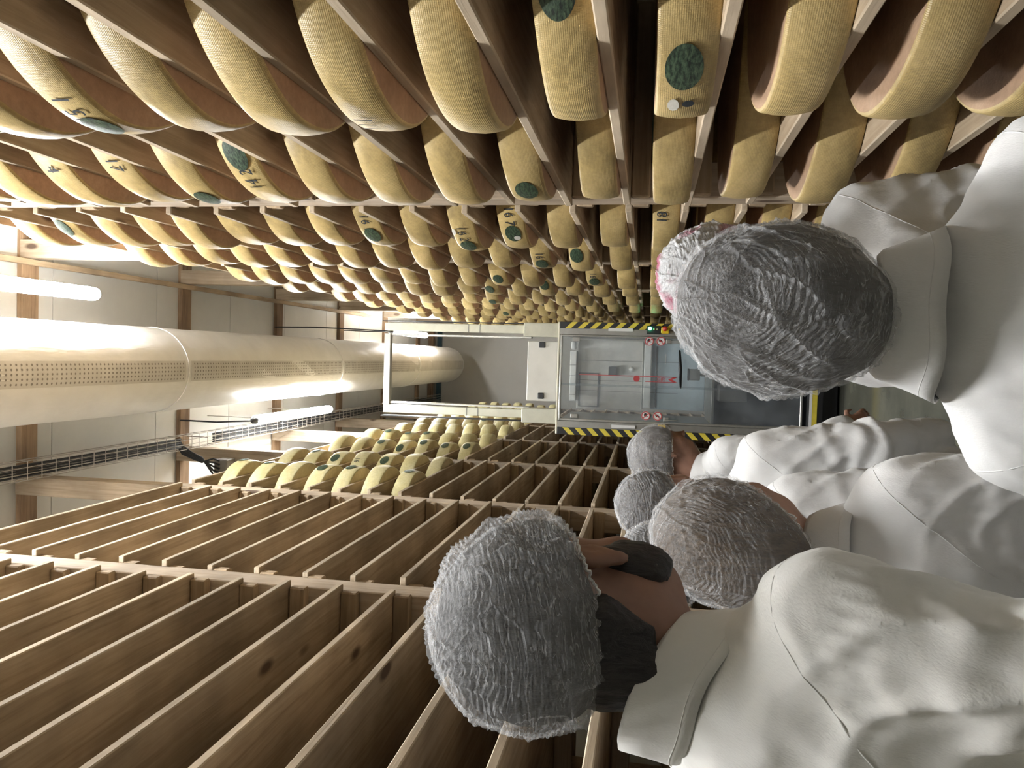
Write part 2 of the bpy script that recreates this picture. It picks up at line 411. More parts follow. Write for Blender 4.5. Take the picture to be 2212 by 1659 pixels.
def net_mat(name, dense=0.42, tint=None):
    """thin crinkled non-woven: partly open web, denser along its crinkles"""
    m, nt, b, nd, lk = new_mat(name)
    out = nd['Material Output']
    uv = N(nt, 'ShaderNodeUVMap')
    mp = N(nt, 'ShaderNodeMapping'); mp.inputs['Scale'].default_value = (22, 52, 1); lk.new(uv.outputs[0], mp.inputs[0])
    cr = N(nt, 'ShaderNodeTexNoise', Scale=1.0, Detail=1.5, Roughness=0.5, Distortion=0.7); lk.new(mp.outputs[0], cr.inputs['Vector'])
    tc = N(nt, 'ShaderNodeTexCoord')
    fb = N(nt, 'ShaderNodeTexNoise', Scale=330.0, Detail=3.0, Roughness=0.7); lk.new(tc.outputs['Object'], fb.inputs['Vector'])
    pt = N(nt, 'ShaderNodeTexNoise', Scale=14.0, Detail=2.0); lk.new(tc.outputs['Object'], pt.inputs['Vector'])
    line = ramp(nt, cr.outputs[0], [(0.475, (0.0,) * 3), (0.505, (0.34,) * 3), (0.535, (0.0,) * 3)])
    gate = ramp(nt, pt.outputs[0], [(0.38, (0.15,) * 3), (0.62, (1.0,) * 3)])
    lg = N(nt, 'ShaderNodeMath', operation='MULTIPLY'); lk.new(line.outputs[0], lg.inputs[0]); lk.new(gate.outputs[0], lg.inputs[1])
    low = ramp(nt, pt.outputs[0], [(0.3, (dense * 0.75,) * 3), (0.7, (dense * 1.2,) * 3)])
    fbr = ramp(nt, fb.outputs[0], [(0.32, (0.72,) * 3), (0.68, (1.25,) * 3)])
    r2 = N(nt, 'ShaderNodeMath', operation='MULTIPLY'); lk.new(low.outputs[0], r2.inputs[0]); lk.new(fbr.outputs[0], r2.inputs[1])
    r1 = lg
    a = N(nt, 'ShaderNodeMath', operation='ADD', use_clamp=True); lk.new(r1.outputs[0], a.inputs[0]); lk.new(r2.outputs[0], a.inputs[1])
    tr = N(nt, 'ShaderNodeBsdfTransparent')
    df = N(nt, 'ShaderNodeBsdfDiffuse'); df.inputs[0].default_value = (0.82, 0.82, 0.82, 1)
    tl = N(nt, 'ShaderNodeBsdfTranslucent'); tl.inputs[0].default_value = (0.8, 0.8, 0.8, 1)
    if tint:
        t2 = N(nt, 'ShaderNodeTexNoise', Scale=16.0, Detail=3.0); lk.new(tc.outputs['Object'], t2.inputs['Vector'])
        tr2 = ramp(nt, t2.outputs[0], [(0.45, (0.82, 0.82, 0.82)), (0.58, tint)]); lk.new(tr2.outputs[0], df.inputs[0])
    bp = N(nt, 'ShaderNodeBump'); bp.inputs['Strength'].default_value = 0.6; bp.inputs['Distance'].default_value = 0.006
    lk.new(cr.outputs[0], bp.inputs['Height']); lk.new(bp.outputs[0], df.inputs['Normal'])
    mx = N(nt, 'ShaderNodeMixShader'); mx.inputs[0].default_value = 0.3; lk.new(df.outputs[0], mx.inputs[1]); lk.new(tl.outputs[0], mx.inputs[2])
    m2 = N(nt, 'ShaderNodeMixShader'); lk.new(a.outputs[0], m2.inputs[0]); lk.new(tr.outputs[0], m2.inputs[1]); lk.new(mx.outputs[0], m2.inputs[2])
    lk.new(m2.outputs[0], out.inputs[0])
    return m
MAT['net'] = net_mat('hairnet_white', 0.22)
MAT['net_pink'] = net_mat('hairnet_pink_patched', 0.72, (0.55, 0.12, 0.20))
MAT['net_thin'] = net_mat('hairnet_thin', 0.17)

# ------------------------------------------------------------------ room shell
XL_WALL, XR_WALL, Y_FAR, Y_NEAR, Z_CEIL = -2.40, 1.60, 12.4, -6.0, 4.92
tag(MB().box(XL_WALL, XR_WALL, Y_NEAR, Y_FAR, -0.1, 0).build('floor', MAT['floor']), kind='structure')
ceil = tag(MB().box(XL_WALL, XR_WALL, Y_NEAR, Y_FAR, Z_CEIL + 0.012, Z_CEIL + 0.12).build('ceiling', MAT['seam_dark']), kind='structure')
py = 4.08 - 0.985 * 11
pm = MB().box(XL_WALL, XR_WALL, 0.0, 0.979, 0, 0.012).mesh('ceiling_panel')
while py < Y_FAR - 0.05:
    y0 = max(py, Y_NEAR)
    if y0 == py and py + 0.985 <= Y_FAR:
        ob('panel', pm, MAT['ceiling'], ceil, (0, py, Z_CEIL))
    else:
        MB().box(XL_WALL, XR_WALL, y0, min(py + 0.979, Y_FAR), Z_CEIL, Z_CEIL + 0.012).build('panel', MAT['ceiling'], ceil)
    py += 0.985
wf = tag(MB().box(XL_WALL, XR_WALL, Y_FAR, Y_FAR + 0.1, 0, Z_CEIL).build('wall_far', MAT['wall']), kind='structure')
tag(MB().box(XL_WALL, XR_WALL, Y_NEAR - 0.1, Y_NEAR, 0, Z_CEIL).build('wall_near', MAT['wall']), kind='structure')
tag(MB().box(XL_WALL - 0.1, XL_WALL, Y_NEAR, Y_FAR, 0, Z_CEIL).build('wall_left', MAT['wall']), kind='structure')
tag(MB().box(XR_WALL, XR_WALL + 0.1, Y_NEAR, Y_FAR, 0, Z_CEIL).build('wall_right', MAT['wall']), kind='structure')
tag(MB().box(-0.9, 0.9, Y_FAR - 0.06, Y_FAR, 4.80, 4.87).build('trim_1', MAT['teal']), kind='structure')
tag(MB().box(-1.5, 1.2, Y_FAR - 0.40, Y_FAR - 0.33, 4.84, Z_CEIL).build('trim_2', MAT['beam']), kind='structure')

# ------------------------------------------------------------------ racks
BAY = 1.5
NB = 7                                   # bays 0..6 in each rack
PITCH_L, PITCH_R = 0.1657, 0.1681
YPL, YPR = 2.335, 2.357                  # centre of the second post of each rack (bay 0 lies before it)
TH = 0.02
def board_z(side, row):                  # underside of the board; row 0 is the top board
    return 3.892 - row * PITCH_L if side < 0 else 3.921 - row * PITCH_R
ROWS = 23
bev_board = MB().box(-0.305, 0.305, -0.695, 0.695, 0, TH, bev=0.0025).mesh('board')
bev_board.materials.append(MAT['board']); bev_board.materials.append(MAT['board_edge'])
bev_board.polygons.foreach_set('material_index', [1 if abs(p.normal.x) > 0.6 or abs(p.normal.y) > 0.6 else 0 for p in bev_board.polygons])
post_me = MB().box(-0.05, 0.05, -0.05, 0.05, 0, 4.90, bev=0.003).mesh('post'); post_me.materials.append(MAT['post'])
rear_me = MB().box(-0.04, 0.04, -0.04, 0.04, 0, 4.05).mesh('rear_post'); rear_me.materials.append(MAT['bearer'])
bear_me = MB().box(-0.27, 0.27, -0.016, 0.016, -0.052, 0, bev=0.004).mesh('bearer'); bear_me.materials.append(MAT['bearer'])
rng = random.Random(3)
def rack(side, label):
    root = empty('cheese_rack', (side * (0.78 if side < 0 else 0.515), 0, 0), 0, label, 'rack')
    front = -0.71 if side < 0 else 0.445          # front edge of the boards
    pf = -0.73 if side < 0 else 0.465             # front face of the posts
    yp = YPL if side < 0 else YPR
    ox = root.location.x
    for n in range(-1, NB):
        y = yp + BAY * n
        ob('post', post_me, None, root, (pf + side * 0.05 - ox, y, 0))
        ob('rear_post', rear_me, None, root, (front + side * 0.54 - ox, y, 0))
    far = MB()
    for b in range(NB):
        yc = yp + BAY * b - BAY / 2
        for r in range(ROWS):
            z = board_z(side, r)
            ob('board', bev_board, None, root,
               (front + side * (0.305 + rng.uniform(-0.004, 0.006)) - ox, yc + rng.uniform(-0.004, 0.004), z),
               (rng.uniform(-0.0012, 0.0012), side * rng.uniform(-0.003, 0.004), rng.uniform(-0.002, 0.002) + (PI if rng.random() < .5 else 0)))
            for e in (-1, 1):
                ye = yc + e * (0.75 - 0.05 - 0.016)
                xe = pf + side * (0.27 + rng.uniform(-0.006, 0.004)) - ox
                if b < 5:
                    ob('bearer', bear_me, None, root, (xe, ye, z - 0.001))
                else:
                    far.box(xe - 0.27, xe + 0.27, ye - 0.016, ye + 0.016, z - 0.053, z - 0.001)
    tag(far.build('bearer', MAT['bearer'], root), kind='stuff')
    return root
rack(-1, 'long pine plank rack on the side with empty shelves, left of the aisle')
rack(1, 'long pine plank rack filled with tan cheese wheels, right of the aisle')

# ------------------------------------------------------------------ cheese wheels
WR, WH = 0.308, 0.088
def wheel_mesh(name, seed, rim, face):
    rg = random.Random(seed)
    ph = [rg.uniform(0, 6.28) for _ in range(6)]
    prof = [(0.0, 0), (0.20, 0), (0.296, 0.0), (0.3005, 0.0015), (0.303, 0.006), (0.3065, 0.024), (0.308, 0.044), (0.3065, 0.064), (0.303, 0.082), (0.3005, 0.0865), (0.296, 0.088), (0.20, 0.0885), (0.0, 0.089)]
    n = 80; v = []; f = []; mi = []
    v.append((0, 0, prof[0][1]))
    for (r, z) in prof[1:-1]:
        for k in range(n):
            t = 2 * PI * k / n
            rr = r * (1 + 0.004 * math.sin(2 * t + ph[0]) + 0.003 * math.sin(3 * t + ph[1]) + 0.0015 * math.sin(9 * t + ph[2]))
            zz = z + (0.0025 * math.sin(t + ph[3]) + 0.0015 * math.sin(4 * t + ph[4])) * (z / WH)
            v.append((rr * math.cos(t), rr * math.sin(t), zz))
    v.append((0, 0, prof[-1][1])); last = len(v) - 1
    for k in range(n):
        f.append((0, 1 + (k + 1) % n, 1 + k)); mi.append(1)
    R_ = len(prof) - 2
    for i in range(R_ - 1):
        for k in range(n):
            a = 1 + i * n
            f.append((a + k, a + (k + 1) % n, a + n + (k + 1) % n, a + n + k)); mi.append(1 if i in (0, R_ - 2) else 0)
    for k in range(n):
        a = 1 + (R_ - 1) * n
        f.append((a + k, a + (k + 1) % n, last)); mi.append(1)
    me = mesh_from(v, f, name, True)
    me.polygons.foreach_set('material_index', mi)
    me.polygons.foreach_set('use_smooth', [m_ == 0 for m_ in mi])
    me.materials.append(rim); me.materials.append(face)
    return me
TAN = [wheel_mesh('wheel_tan', s, MAT['rim_tan'], MAT['face_tan']) for s in range(4)]
PALE = [wheel_mesh('wheel_pale', 10 + s, MAT['rim_pale'], MAT['face_pale']) for s in range(3)]

def rim_patch(a_deg, z, la, lz, r=WR + 0.0012, n=36, rings=4):
    v = [(0, 0)]; f = []
    for j in range(1, rings + 1):
        for k in range(n):
            t = 2 * PI * k / n; v.append((la * j / rings * math.cos(t), lz * j / rings * math.sin(t)))
    for k in range(n): f.append((0, 1 + k, 1 + (k + 1) % n))
    for j in range(rings - 1):
        for k in range(n):
            a = 1 + j * n; f.append((a + k, a + n + k, a + n + (k + 1) % n, a + (k + 1) % n))
    return wrap(v, f, a_deg, z, r)
def bulge(z): return -0.0040 * ((z - 0.044) / 0.036) ** 2
def wrap(v2, f, a_deg, z, r=WR + 0.0012):
    A = math.radians(a_deg); vv = []
    for (x, y) in v2:
        rr = r + bulge(z + y) + 0.0022
        vv.append((rr * math.cos(A + x / r), rr * math.sin(A + x / r), z + y))
    return vv, f
_txt = {}
def text2d(s, size):
    """flat outline mesh of a short text, centred"""
    if (s, size) in _txt: return _txt[(s, size)]
    cu = bpy.data.curves.new('txt', 'FONT'); cu.body = s; cu.size = size; cu.align_x = 'CENTER'; cu.align_y = 'CENTER'; cu.resolution_u = 3
    o = bpy.data.objects.new('txt', cu); C.objects.link(o)
    dg = bpy.context.evaluated_depsgraph_get()
    me = bpy.data.meshes.new_from_object(o.evaluated_get(dg))
    v = [(q.co.x, q.co.y) for q in me.vertices]; f = [tuple(p.vertices) for p in me.polygons]
    bpy.data.objects.remove(o, do_unlink=True); bpy.data.meshes.remove(me); bpy.data.curves.remove(cu)
    _txt[(s, size)] = (v, f); return v, f

# (side, column from the front, row) -> marks seen on its rim: ('L', angle, height) label, ('T', text, angle, height, upside_down) stamp, ('S',...) paper scrap
MARKS = {
 (1, 0, 15): [('L', -158, 0.046), ('S', -175, 0.058, 0.022, 0.009), ('K', -174, 0.036, 0.012, 0.009)],
 (1, 0, 14): [('L', -133, 0.05)],
 (1, 1, 13): [('L', -168, 0.045)],
 (1, 0, 9): [('T', '15 1', -166, 0.042, False), ('L', -179, 0.040)],
 (1, 0, 12): [('T', '111', -179, 0.05, False)],
 (1, 1, 9): [('T', '14 2', -156, 0.040, False), ('L', -141, 0.046)],
 (1, 1, 8): [('L', -173, 0.040)],
 (1, 1, 7): [('T', '17', -146, 0.044, True)],
 (1, 1, 6): [('T', '4', -145, 0.044, True)],
 (1, 1, 18): [('L', -170, 0.045)],
 (1, 2, 9): [('T', '16 1', -146, 0.048, True), ('L', -159, 0.044)],
 (1, 2, 11): [('T', '16 2', -152, 0.048, True), ('L', -168, 0.044), ('S', -150, 0.075, 0.016, 0.007)],
 (1, 2, 12): [('T', '16 7', -139, 0.05, True), ('L', -155, 0.046), ('S', -159, 0.034, 0.014, 0.012)],
 (1, 2, 15): [('T', '18', -138, 0.055, False)],
 (1, 2, 2): [('L', -150, 0.055)],
 (1, 3, 13): [('L', -149, 0.055)],
 (1, 3, 12): [('T', '16 1', -155, 0.046, True), ('L', -166, 0.042)],
 (1, 4, 10): [('L', -158, 0.05)],
 (1, 4, 13): [('L', -163, 0.045), ('T', '16', -150, 0.05, True)],
 (1, 5, 11): [('L', -147, 0.05)],
 (1, 5, 9): [('L', -158, 0.06)],
 (1, 6, 8): [('L', -165, 0.05)],
 (1, 8, 7): [('L', -160, 0.05)],
 (-1, 4, 1): [('L', 0, 0.06)], (-1, 4, 2): [('L', -2, 0.06)], (-1, 4, 4): [('L', -13, 0.05)], (-1, 4, 5): [('L', -6, 0.055)], (-1, 4, 7): [('L', -3, 0.05)],
 (-1, 5, 2): [('L', -6, 0.06)], (-1, 5, 3): [('L', -24, 0.05)], (-1, 5, 4): [('T', '16', -30, 0.055, True)], (-1, 5, 5): [('L', -25, 0.05)],
 (-1, 6, 3): [('L', -16, 0.05)], (-1, 6, 4): [('L', -31, 0.05)], (-1, 6, 5): [('L', -17, 0.05)], (-1, 6, 6): [('L', -18, 0.05)], (-1, 6, 7): [('L', -20, 0.05)],
 (-1, 7, 2): [('L', -13, 0.055)], (-1, 7, 3): [('L', -9, 0.055)], (-1, 7, 4): [('L', -12, 0.055)], (-1, 9, 5): [('L', -12, 0.05)],
}
ORD = ['zeroth', 'first', 'second', 'third', 'fourth', 'fifth', 'sixth', 'seventh', 'eighth', 'ninth', 'tenth', 'eleventh', 'twelfth', 'thirteenth', 'fourteenth', 'fifteenth', 'sixteenth', 'seventeenth', 'eighteenth', 'nineteenth', 'twentieth', 'twenty-first', 'twenty-second', 'twenty-third']
crng = random.Random(11)
def put_wheel(side, col, row, loc):
    meshes = TAN if side > 0 else PALE
    marks = MARKS.get((side, col, row), [])
    o = ob('cheese', meshes[crng.randrange(len(meshes))], None, None, loc, (0, 0, 0 if marks else crng.uniform(-PI, PI)))
    c = col + 1 if side > 0 else col - 3
    what = 'tan' if side > 0 else 'pale yellow'
    extra = ''
    for mk in marks:
        if mk[0] == 'L':
            me = mesh_from(*rim_patch(mk[1], mk[2], 0.046, 0.027), 'casein_label', True)
            tag(ob('casein_label', me, MAT['casein'], o), 'oval green label with dark print'); extra = extra or ' with green oval label'
        elif mk[0] == 'T':
            v, f = text2d(mk[1], 0.046)
            if mk[4]: v = [(-x, -y) for x, y in v]
            me = mesh_from(*wrap(v, f, mk[2], mk[3], WR + 0.0016), 'stamped_number')
            tag(ob('stamped_number', me, MAT['ink'], o), 'black stamped number'); extra = extra or ' stamped with a number'
        else:
            me = mesh_from(*rim_patch(mk[1], mk[2], mk[3], mk[4], WR + 0.0020, 10, 2), 'scrap', True)
            ob('paper_scrap' if mk[0] == 'S' else 'ink_blot', me, MAT['scrap'] if mk[0] == 'S' else MAT['ink'], o)
    tag(o, f"{what} cheese wheel{extra}, {ORD[row + 1]} shelf from top, {ORD[c]} column from camera", 'cheese',
        'tan wheels on the full rack' if side > 0 else 'pale wheels beyond the empty shelves')
    return o
rest = []
for b in range(NB):
    for j in range(2):
        for r in range(1, ROWS):
            x = 0.694 + crng.uniform(-0.010, 0.010); y = 1.28 + 0.6515 * j + BAY * b + crng.uniform(-0.008, 0.008)
            z = board_z(1, r) + TH
            if b == 0 and r < 4: continue                       # above the picture
            if y < 6.9 and z > (0.55 if b == 0 else 0.85): put_wheel(1, b * 2 + j, r, (x, y, z))
            elif y >= 6.9 and z > 2.15: put_wheel(1, b * 2 + j, r, (x, y, z))
            else: rest.append((x, y, z))
            if b >= 2 and j < 2 and 1 <= r <= 7:
                xl = -0.953 + crng.uniform(-0.012, 0.012); yl = 1.262 + 0.65 * j + BAY * b + crng.uniform(-0.008, 0.008)
                put_wheel(-1, b * 2 + j, r, (xl, yl, board_z(-1, r) + TH))
rb = MB()
for (x, y, z) in rest:
    rb.lathe([(0.28, 0), (0.303, 0.006), (0.308, 0.044), (0.303, 0.082), (0.28, 0.088)], 24, 'Z', (x, y, z))
tag(rb.build('cheeses', MAT['rim_tan'], None, True), 'tan cheese wheels low in the right rack, behind people and robot', 'cheeses', None, 'stuff')

# ------------------------------------------------------------------ ceiling beams, batten, duct
beam_me = MB().box(-1.5, 1.3, -0.06, 0.06, 0, 0.035, bev=0.003).mesh('ceiling_beam'); beam_me.materials.append(MAT['beam'])
for n in range(-2, 7):
    y = 3.87 + BAY * n
    w_ = ['behind the camera', 'behind the camera', 'above the near end of the duct', 'nearest beam in view, level with first lamp', 'second beam in view, before the left lamp', 'third beam in view, at far half of left lamp', 'fourth beam in view, before the robot mast', 'fifth beam, beyond the robot mast', 'last beam before the far wall'][n + 2]
    tag(ob('ceiling_beam', beam_me, None, None, (0, y + (0 if n > -1 else 0), Z_CEIL - 0.035)), 'flat wooden ceiling beam, ' + w_, 'beam', 'ceiling beams')
tag(MB().box(0.43, 0.462, -2.5, 9.2, 4.845, 4.885, bev=0.003).build('ceiling_batten', MAT['batten']), 'long thin wooden batten under the beams beside the right rack', 'batten')

DX, DZ, DR = -0.14, 4.485, 0.258
def duct():
    root = empty('air_duct', (DX, 0, DZ), 0, 'long white fabric air duct hanging above the aisle', 'duct')
    segs = [(-2.5, -0.55), (-0.55, 1.9), (1.9, 4.36), (4.36, 6.8), (6.8, 9.25), (9.25, 11.5)]
    n = 72; rg = random.Random(5)
    for si, (a, b_) in enumerate(segs):
        v = []; f = []; ny = 26
        for i in range(ny + 1):
            y = a + (b_ - a) * i / ny
            e = min(i, ny - i) / ny
            rr = DR * (1 - 0.018 * math.exp(-(e * (b_ - a) / 0.03) ** 2))
            for k in range(n):
                t = 2 * PI * k / n
                q = rr * (1 + 0.006 * math.sin(3 * t + y * 3.1) * math.sin(y * 5 + 2 * t) + 0.004 * math.sin(13 * t + 9 * y) * math.exp(-(e * 6)) )
                if t > PI: q *= 1.0
                v.append((q * math.cos(t), y, q * math.sin(t)))
        for i in range(ny):
            for k in range(n):
                f.append((i * n + k, (i + 1) * n + k, (i + 1) * n + (k + 1) % n, i * n + (k + 1) % n))
        if si == len(segs) - 1:      # rounded closed end
            base = ny * n
            prev = base
            for s in range(1, 9):
                ph = PI / 2 * s / 8
                st = len(v)
                for k in range(n):
                    t = 2 * PI * k / n
                    v.append((DR * math.cos(ph) * math.cos(t), b_ + 0.20 * math.sin(ph), DR * math.cos(ph) * math.sin(t)))
                for k in range(n): f.append((prev + k, st + k, st + (k + 1) % n, prev + (k + 1) % n))
                prev = st
        o = ob('duct_section', mesh_from(v, f, 'duct_section', True), MAT['duct'], root)
        # outlet band on the underside with rows of small holes
        mb = MB(); rb_ = DR * 1.004
        m = 10
        vv = []; ff = []
        for i in range(ny + 1):
            y = a + 0.03 + (b_ - a - 0.06) * i / ny
            for k in range(m + 1):
                t = -PI / 2 - 0.24 + 0.48 * k / m
                vv.append((rb_ * math.cos(t), y, rb_ * math.sin(t)))
        for i in range(ny):
            for k in range(m): ff.append((i * (m + 1) + k, i * (m + 1) + k + 1, (i + 1) * (m + 1) + k + 1, (i + 1) * (m + 1) + k))
        band = ob('outlet_band', mesh_from(vv, ff, 'outlet_band', True), MAT['duct_band'], root)
        if b_ > 1.0 and a < 9:
            hb = MB(); y = a + 0.06
            while y < b_ - 0.05:
                for k in range(5):
                    t = -PI / 2 - 0.17 + 0.085 * k
                    c = Vector((math.cos(t), 0, math.sin(t))); tg = Vector((-math.sin(t), 0, math.cos(t)))
                    p = c * (DR * 1.010)
                    ring = [p + tg * (0.0058 * math.cos(q)) + Vector((0, y + 0.0058 * math.sin(q), 0)) for q in [PI / 4 * z for z in range(8)]]
                    hb.add(ring, [tuple(range(8))])
                y += 0.030
            tag(hb.build('outlet_hole', MAT['hole'], band), kind='stuff')
        # stitched ring at the joint
        if si > 0:
            pts = [(DR * 1.004 * math.cos(2 * PI * k / 48), a, DR * 1.004 * math.sin(2 * PI * k / 48)) for k in range(49)]
            MB().tube(pts, 0.0035, 6).build('joint_ring', MAT['duct'], root, True)
    return root
duct()

# ------------------------------------------------------------------ lamps
def lamp(x, y0, label, ln=1.5, tube='tube'):
    root = empty('tube_lamp', (x, y0, 4.4), 0, label, 'lamp', 'tube lamps under the ceiling')
    MB().lathe([(0.0, 0.055), (0.02, 0.055), (0.032, 0.065), (0.035, 0.085), (0.035, ln - 0.085), (0.032, ln - 0.06), (0.02, ln - 0.052), (0.0, ln - 0.052)], 20, 'Y').build('tube', MAT[tube], root, True)
    bk = MB(); nn = 9; vv = []; ff = []
    for y in (0.05, ln - 0.05):
        for k in range(nn + 1):
            t = PI / 2 - 1.05 + 2.1 * k / nn
            for rr in (0.0365, 0.0405): vv.append((rr * math.cos(t), y, rr * math.sin(t)))
    q_ = 2 * (nn + 1)
    for k in range(nn):
        a = 2 * k
        ff += [(a, a + 2, q_ + a + 2, q_ + a), (a + 1, q_ + a + 1, q_ + a + 3, a + 3), (a, a + 1, a + 3, a + 2), (q_ + a, q_ + a + 2, q_ + a + 3, q_ + a + 1)]
    ff += [(0, q_, q_ + 1, 1), (q_ - 2, q_ - 1, 2 * q_ - 1, 2 * q_ - 2)]
    bk.add(vv, ff).build('backing_strip', MAT['panel_white'], root)
    MB().lathe([(0.008, -0.012), (0.018, 0.0), (0.027, 0.02), (0.029, 0.058), (0.025, 0.062)], 16, 'Y').build('end_cap', MAT['white_rubber'], root, True)
    for yy in (0.25, ln - 0.25):
        MB().tube([(0, yy, 0.034), (0, yy, Z_CEIL - 4.4 - 0.005)], 0.0035, 6).build('hanger', MAT['steel_wire'], root)
    MB().tube([(0, -0.01, 0), (0, -0.05, 0.03), (-0.01, -0.12, 0.22), (-0.005, -0.15, 0.42), (-0.005, -0.16, 0.49)], 0.006, 6).build('lead', MAT['cable'], root, True)
    return root
lamp(0.27, 2.32, 'glowing white tube lamp right of the duct, nearest in view')
lamp(-0.53, 5.47, 'glowing white tube lamp left of the duct, above the pale cheeses')
lamp(0.25, 8.60, 'glowing white tube lamp seen through the robot mast')
lamp(-0.53, 0.22, 'white tube lamp overhead, above the visitors', tube='tube_boosted')

# ------------------------------------------------------------------ cable tray, cables, junction box
def tray():
    root = empty('cable_tray', (-0.66, 0, 4.66), 0, 'long wire mesh cable tray along the top of the left rack', 'cable tray')
    for (dx, dz) in ((-0.05, 0.055), (-0.05, 0), (-0.017, 0), (0.017, 0), (0.05, 0), (0.05, 0.055)):
        MB().tube([(dx, -1.5, dz), (dx, 12.0, dz)], 0.0026, 5).build('rail_wire', MAT['steel_wire'], root)
    cw = MB().tube([(-0.05, 0, 0.057), (-0.05, 0, 0), (0.05, 0, 0), (0.05, 0, 0.057)], 0.0024, 5).mesh('cross_wire'); cw.materials.append(MAT['steel_wire'])
    y = 1.2
    while y < 10.0:
        ob('cross_wire', cw, None, root, (0, y, 0)); y += 0.1
    for y in (2.4, 3.9, 5.4, 6.9, 8.4):
        MB().tube([(0, y, 0.057), (0, y, 4.885 - 4.66)], 0.004, 6).build('hanger', MAT['steel_wire'], root)
tray()
cr = empty('cable_bundle', (-0.66, 5.05, 4.67), 0, 'bundle of black cables lying in the wire tray, fanning out to grey box', 'cables')
for k in range(5):
    dx = -0.03 + 0.014 * k
    MB().tube([(dx, y - 5.05, 0.008 + 0.002 * math.sin(y * 3 + k)) for y in np.arange(-1.4, 4.9, 0.25)] + [(dx, -0.06, 0.008)], 0.0065, 6).build('cable', MAT['cable'], cr, True)
    MB().tube([(dx, y - 5.05, 0.008 + 0.002 * math.sin(y * 3 + k)) for y in np.arange(5.4, 11.9, 0.25)], 0.0065, 6).build('cable', MAT['cable'], cr, True)
    x1 = -0.19 - 0.028 * (k - 2)
    MB().tube([(dx, -0.08, 0.01), (dx - 0.05, -0.02, 0.02), (-0.11 + 0.01 * k, 0.01, -0.03), (-0.14 + 0.008 * k, 0.03, -0.10), (x1 + 0.02, 0.06, -0.17), (x1, 0.09, -0.20)], 0.0075, 6).build('branch_cable', MAT['cable'], cr, True)
jb = empty('junction_box', (-0.86, 5.2, 4.42), 0, 'grey junction box fixed under the tray beside the post', 'junction box')
MB().box(-0.075, 0.075, -0.05, 0.07, 0, 0.10, bev=0.006).build('case', MAT['grey_box'], jb)
MB().box(-0.07, 0.07, -0.056, -0.05, 0.005, 0.095, bev=0.002).build('lid', MAT['grey_box'], jb)
for k in range(4):
    MB().lathe([(0.011, 0), (0.011, 0.012), (0.008, 0.02)], 8, 'Z', (-0.045 + 0.03 * k, -0.01, 0.10)).build('cable_gland', MAT['black'], jb)

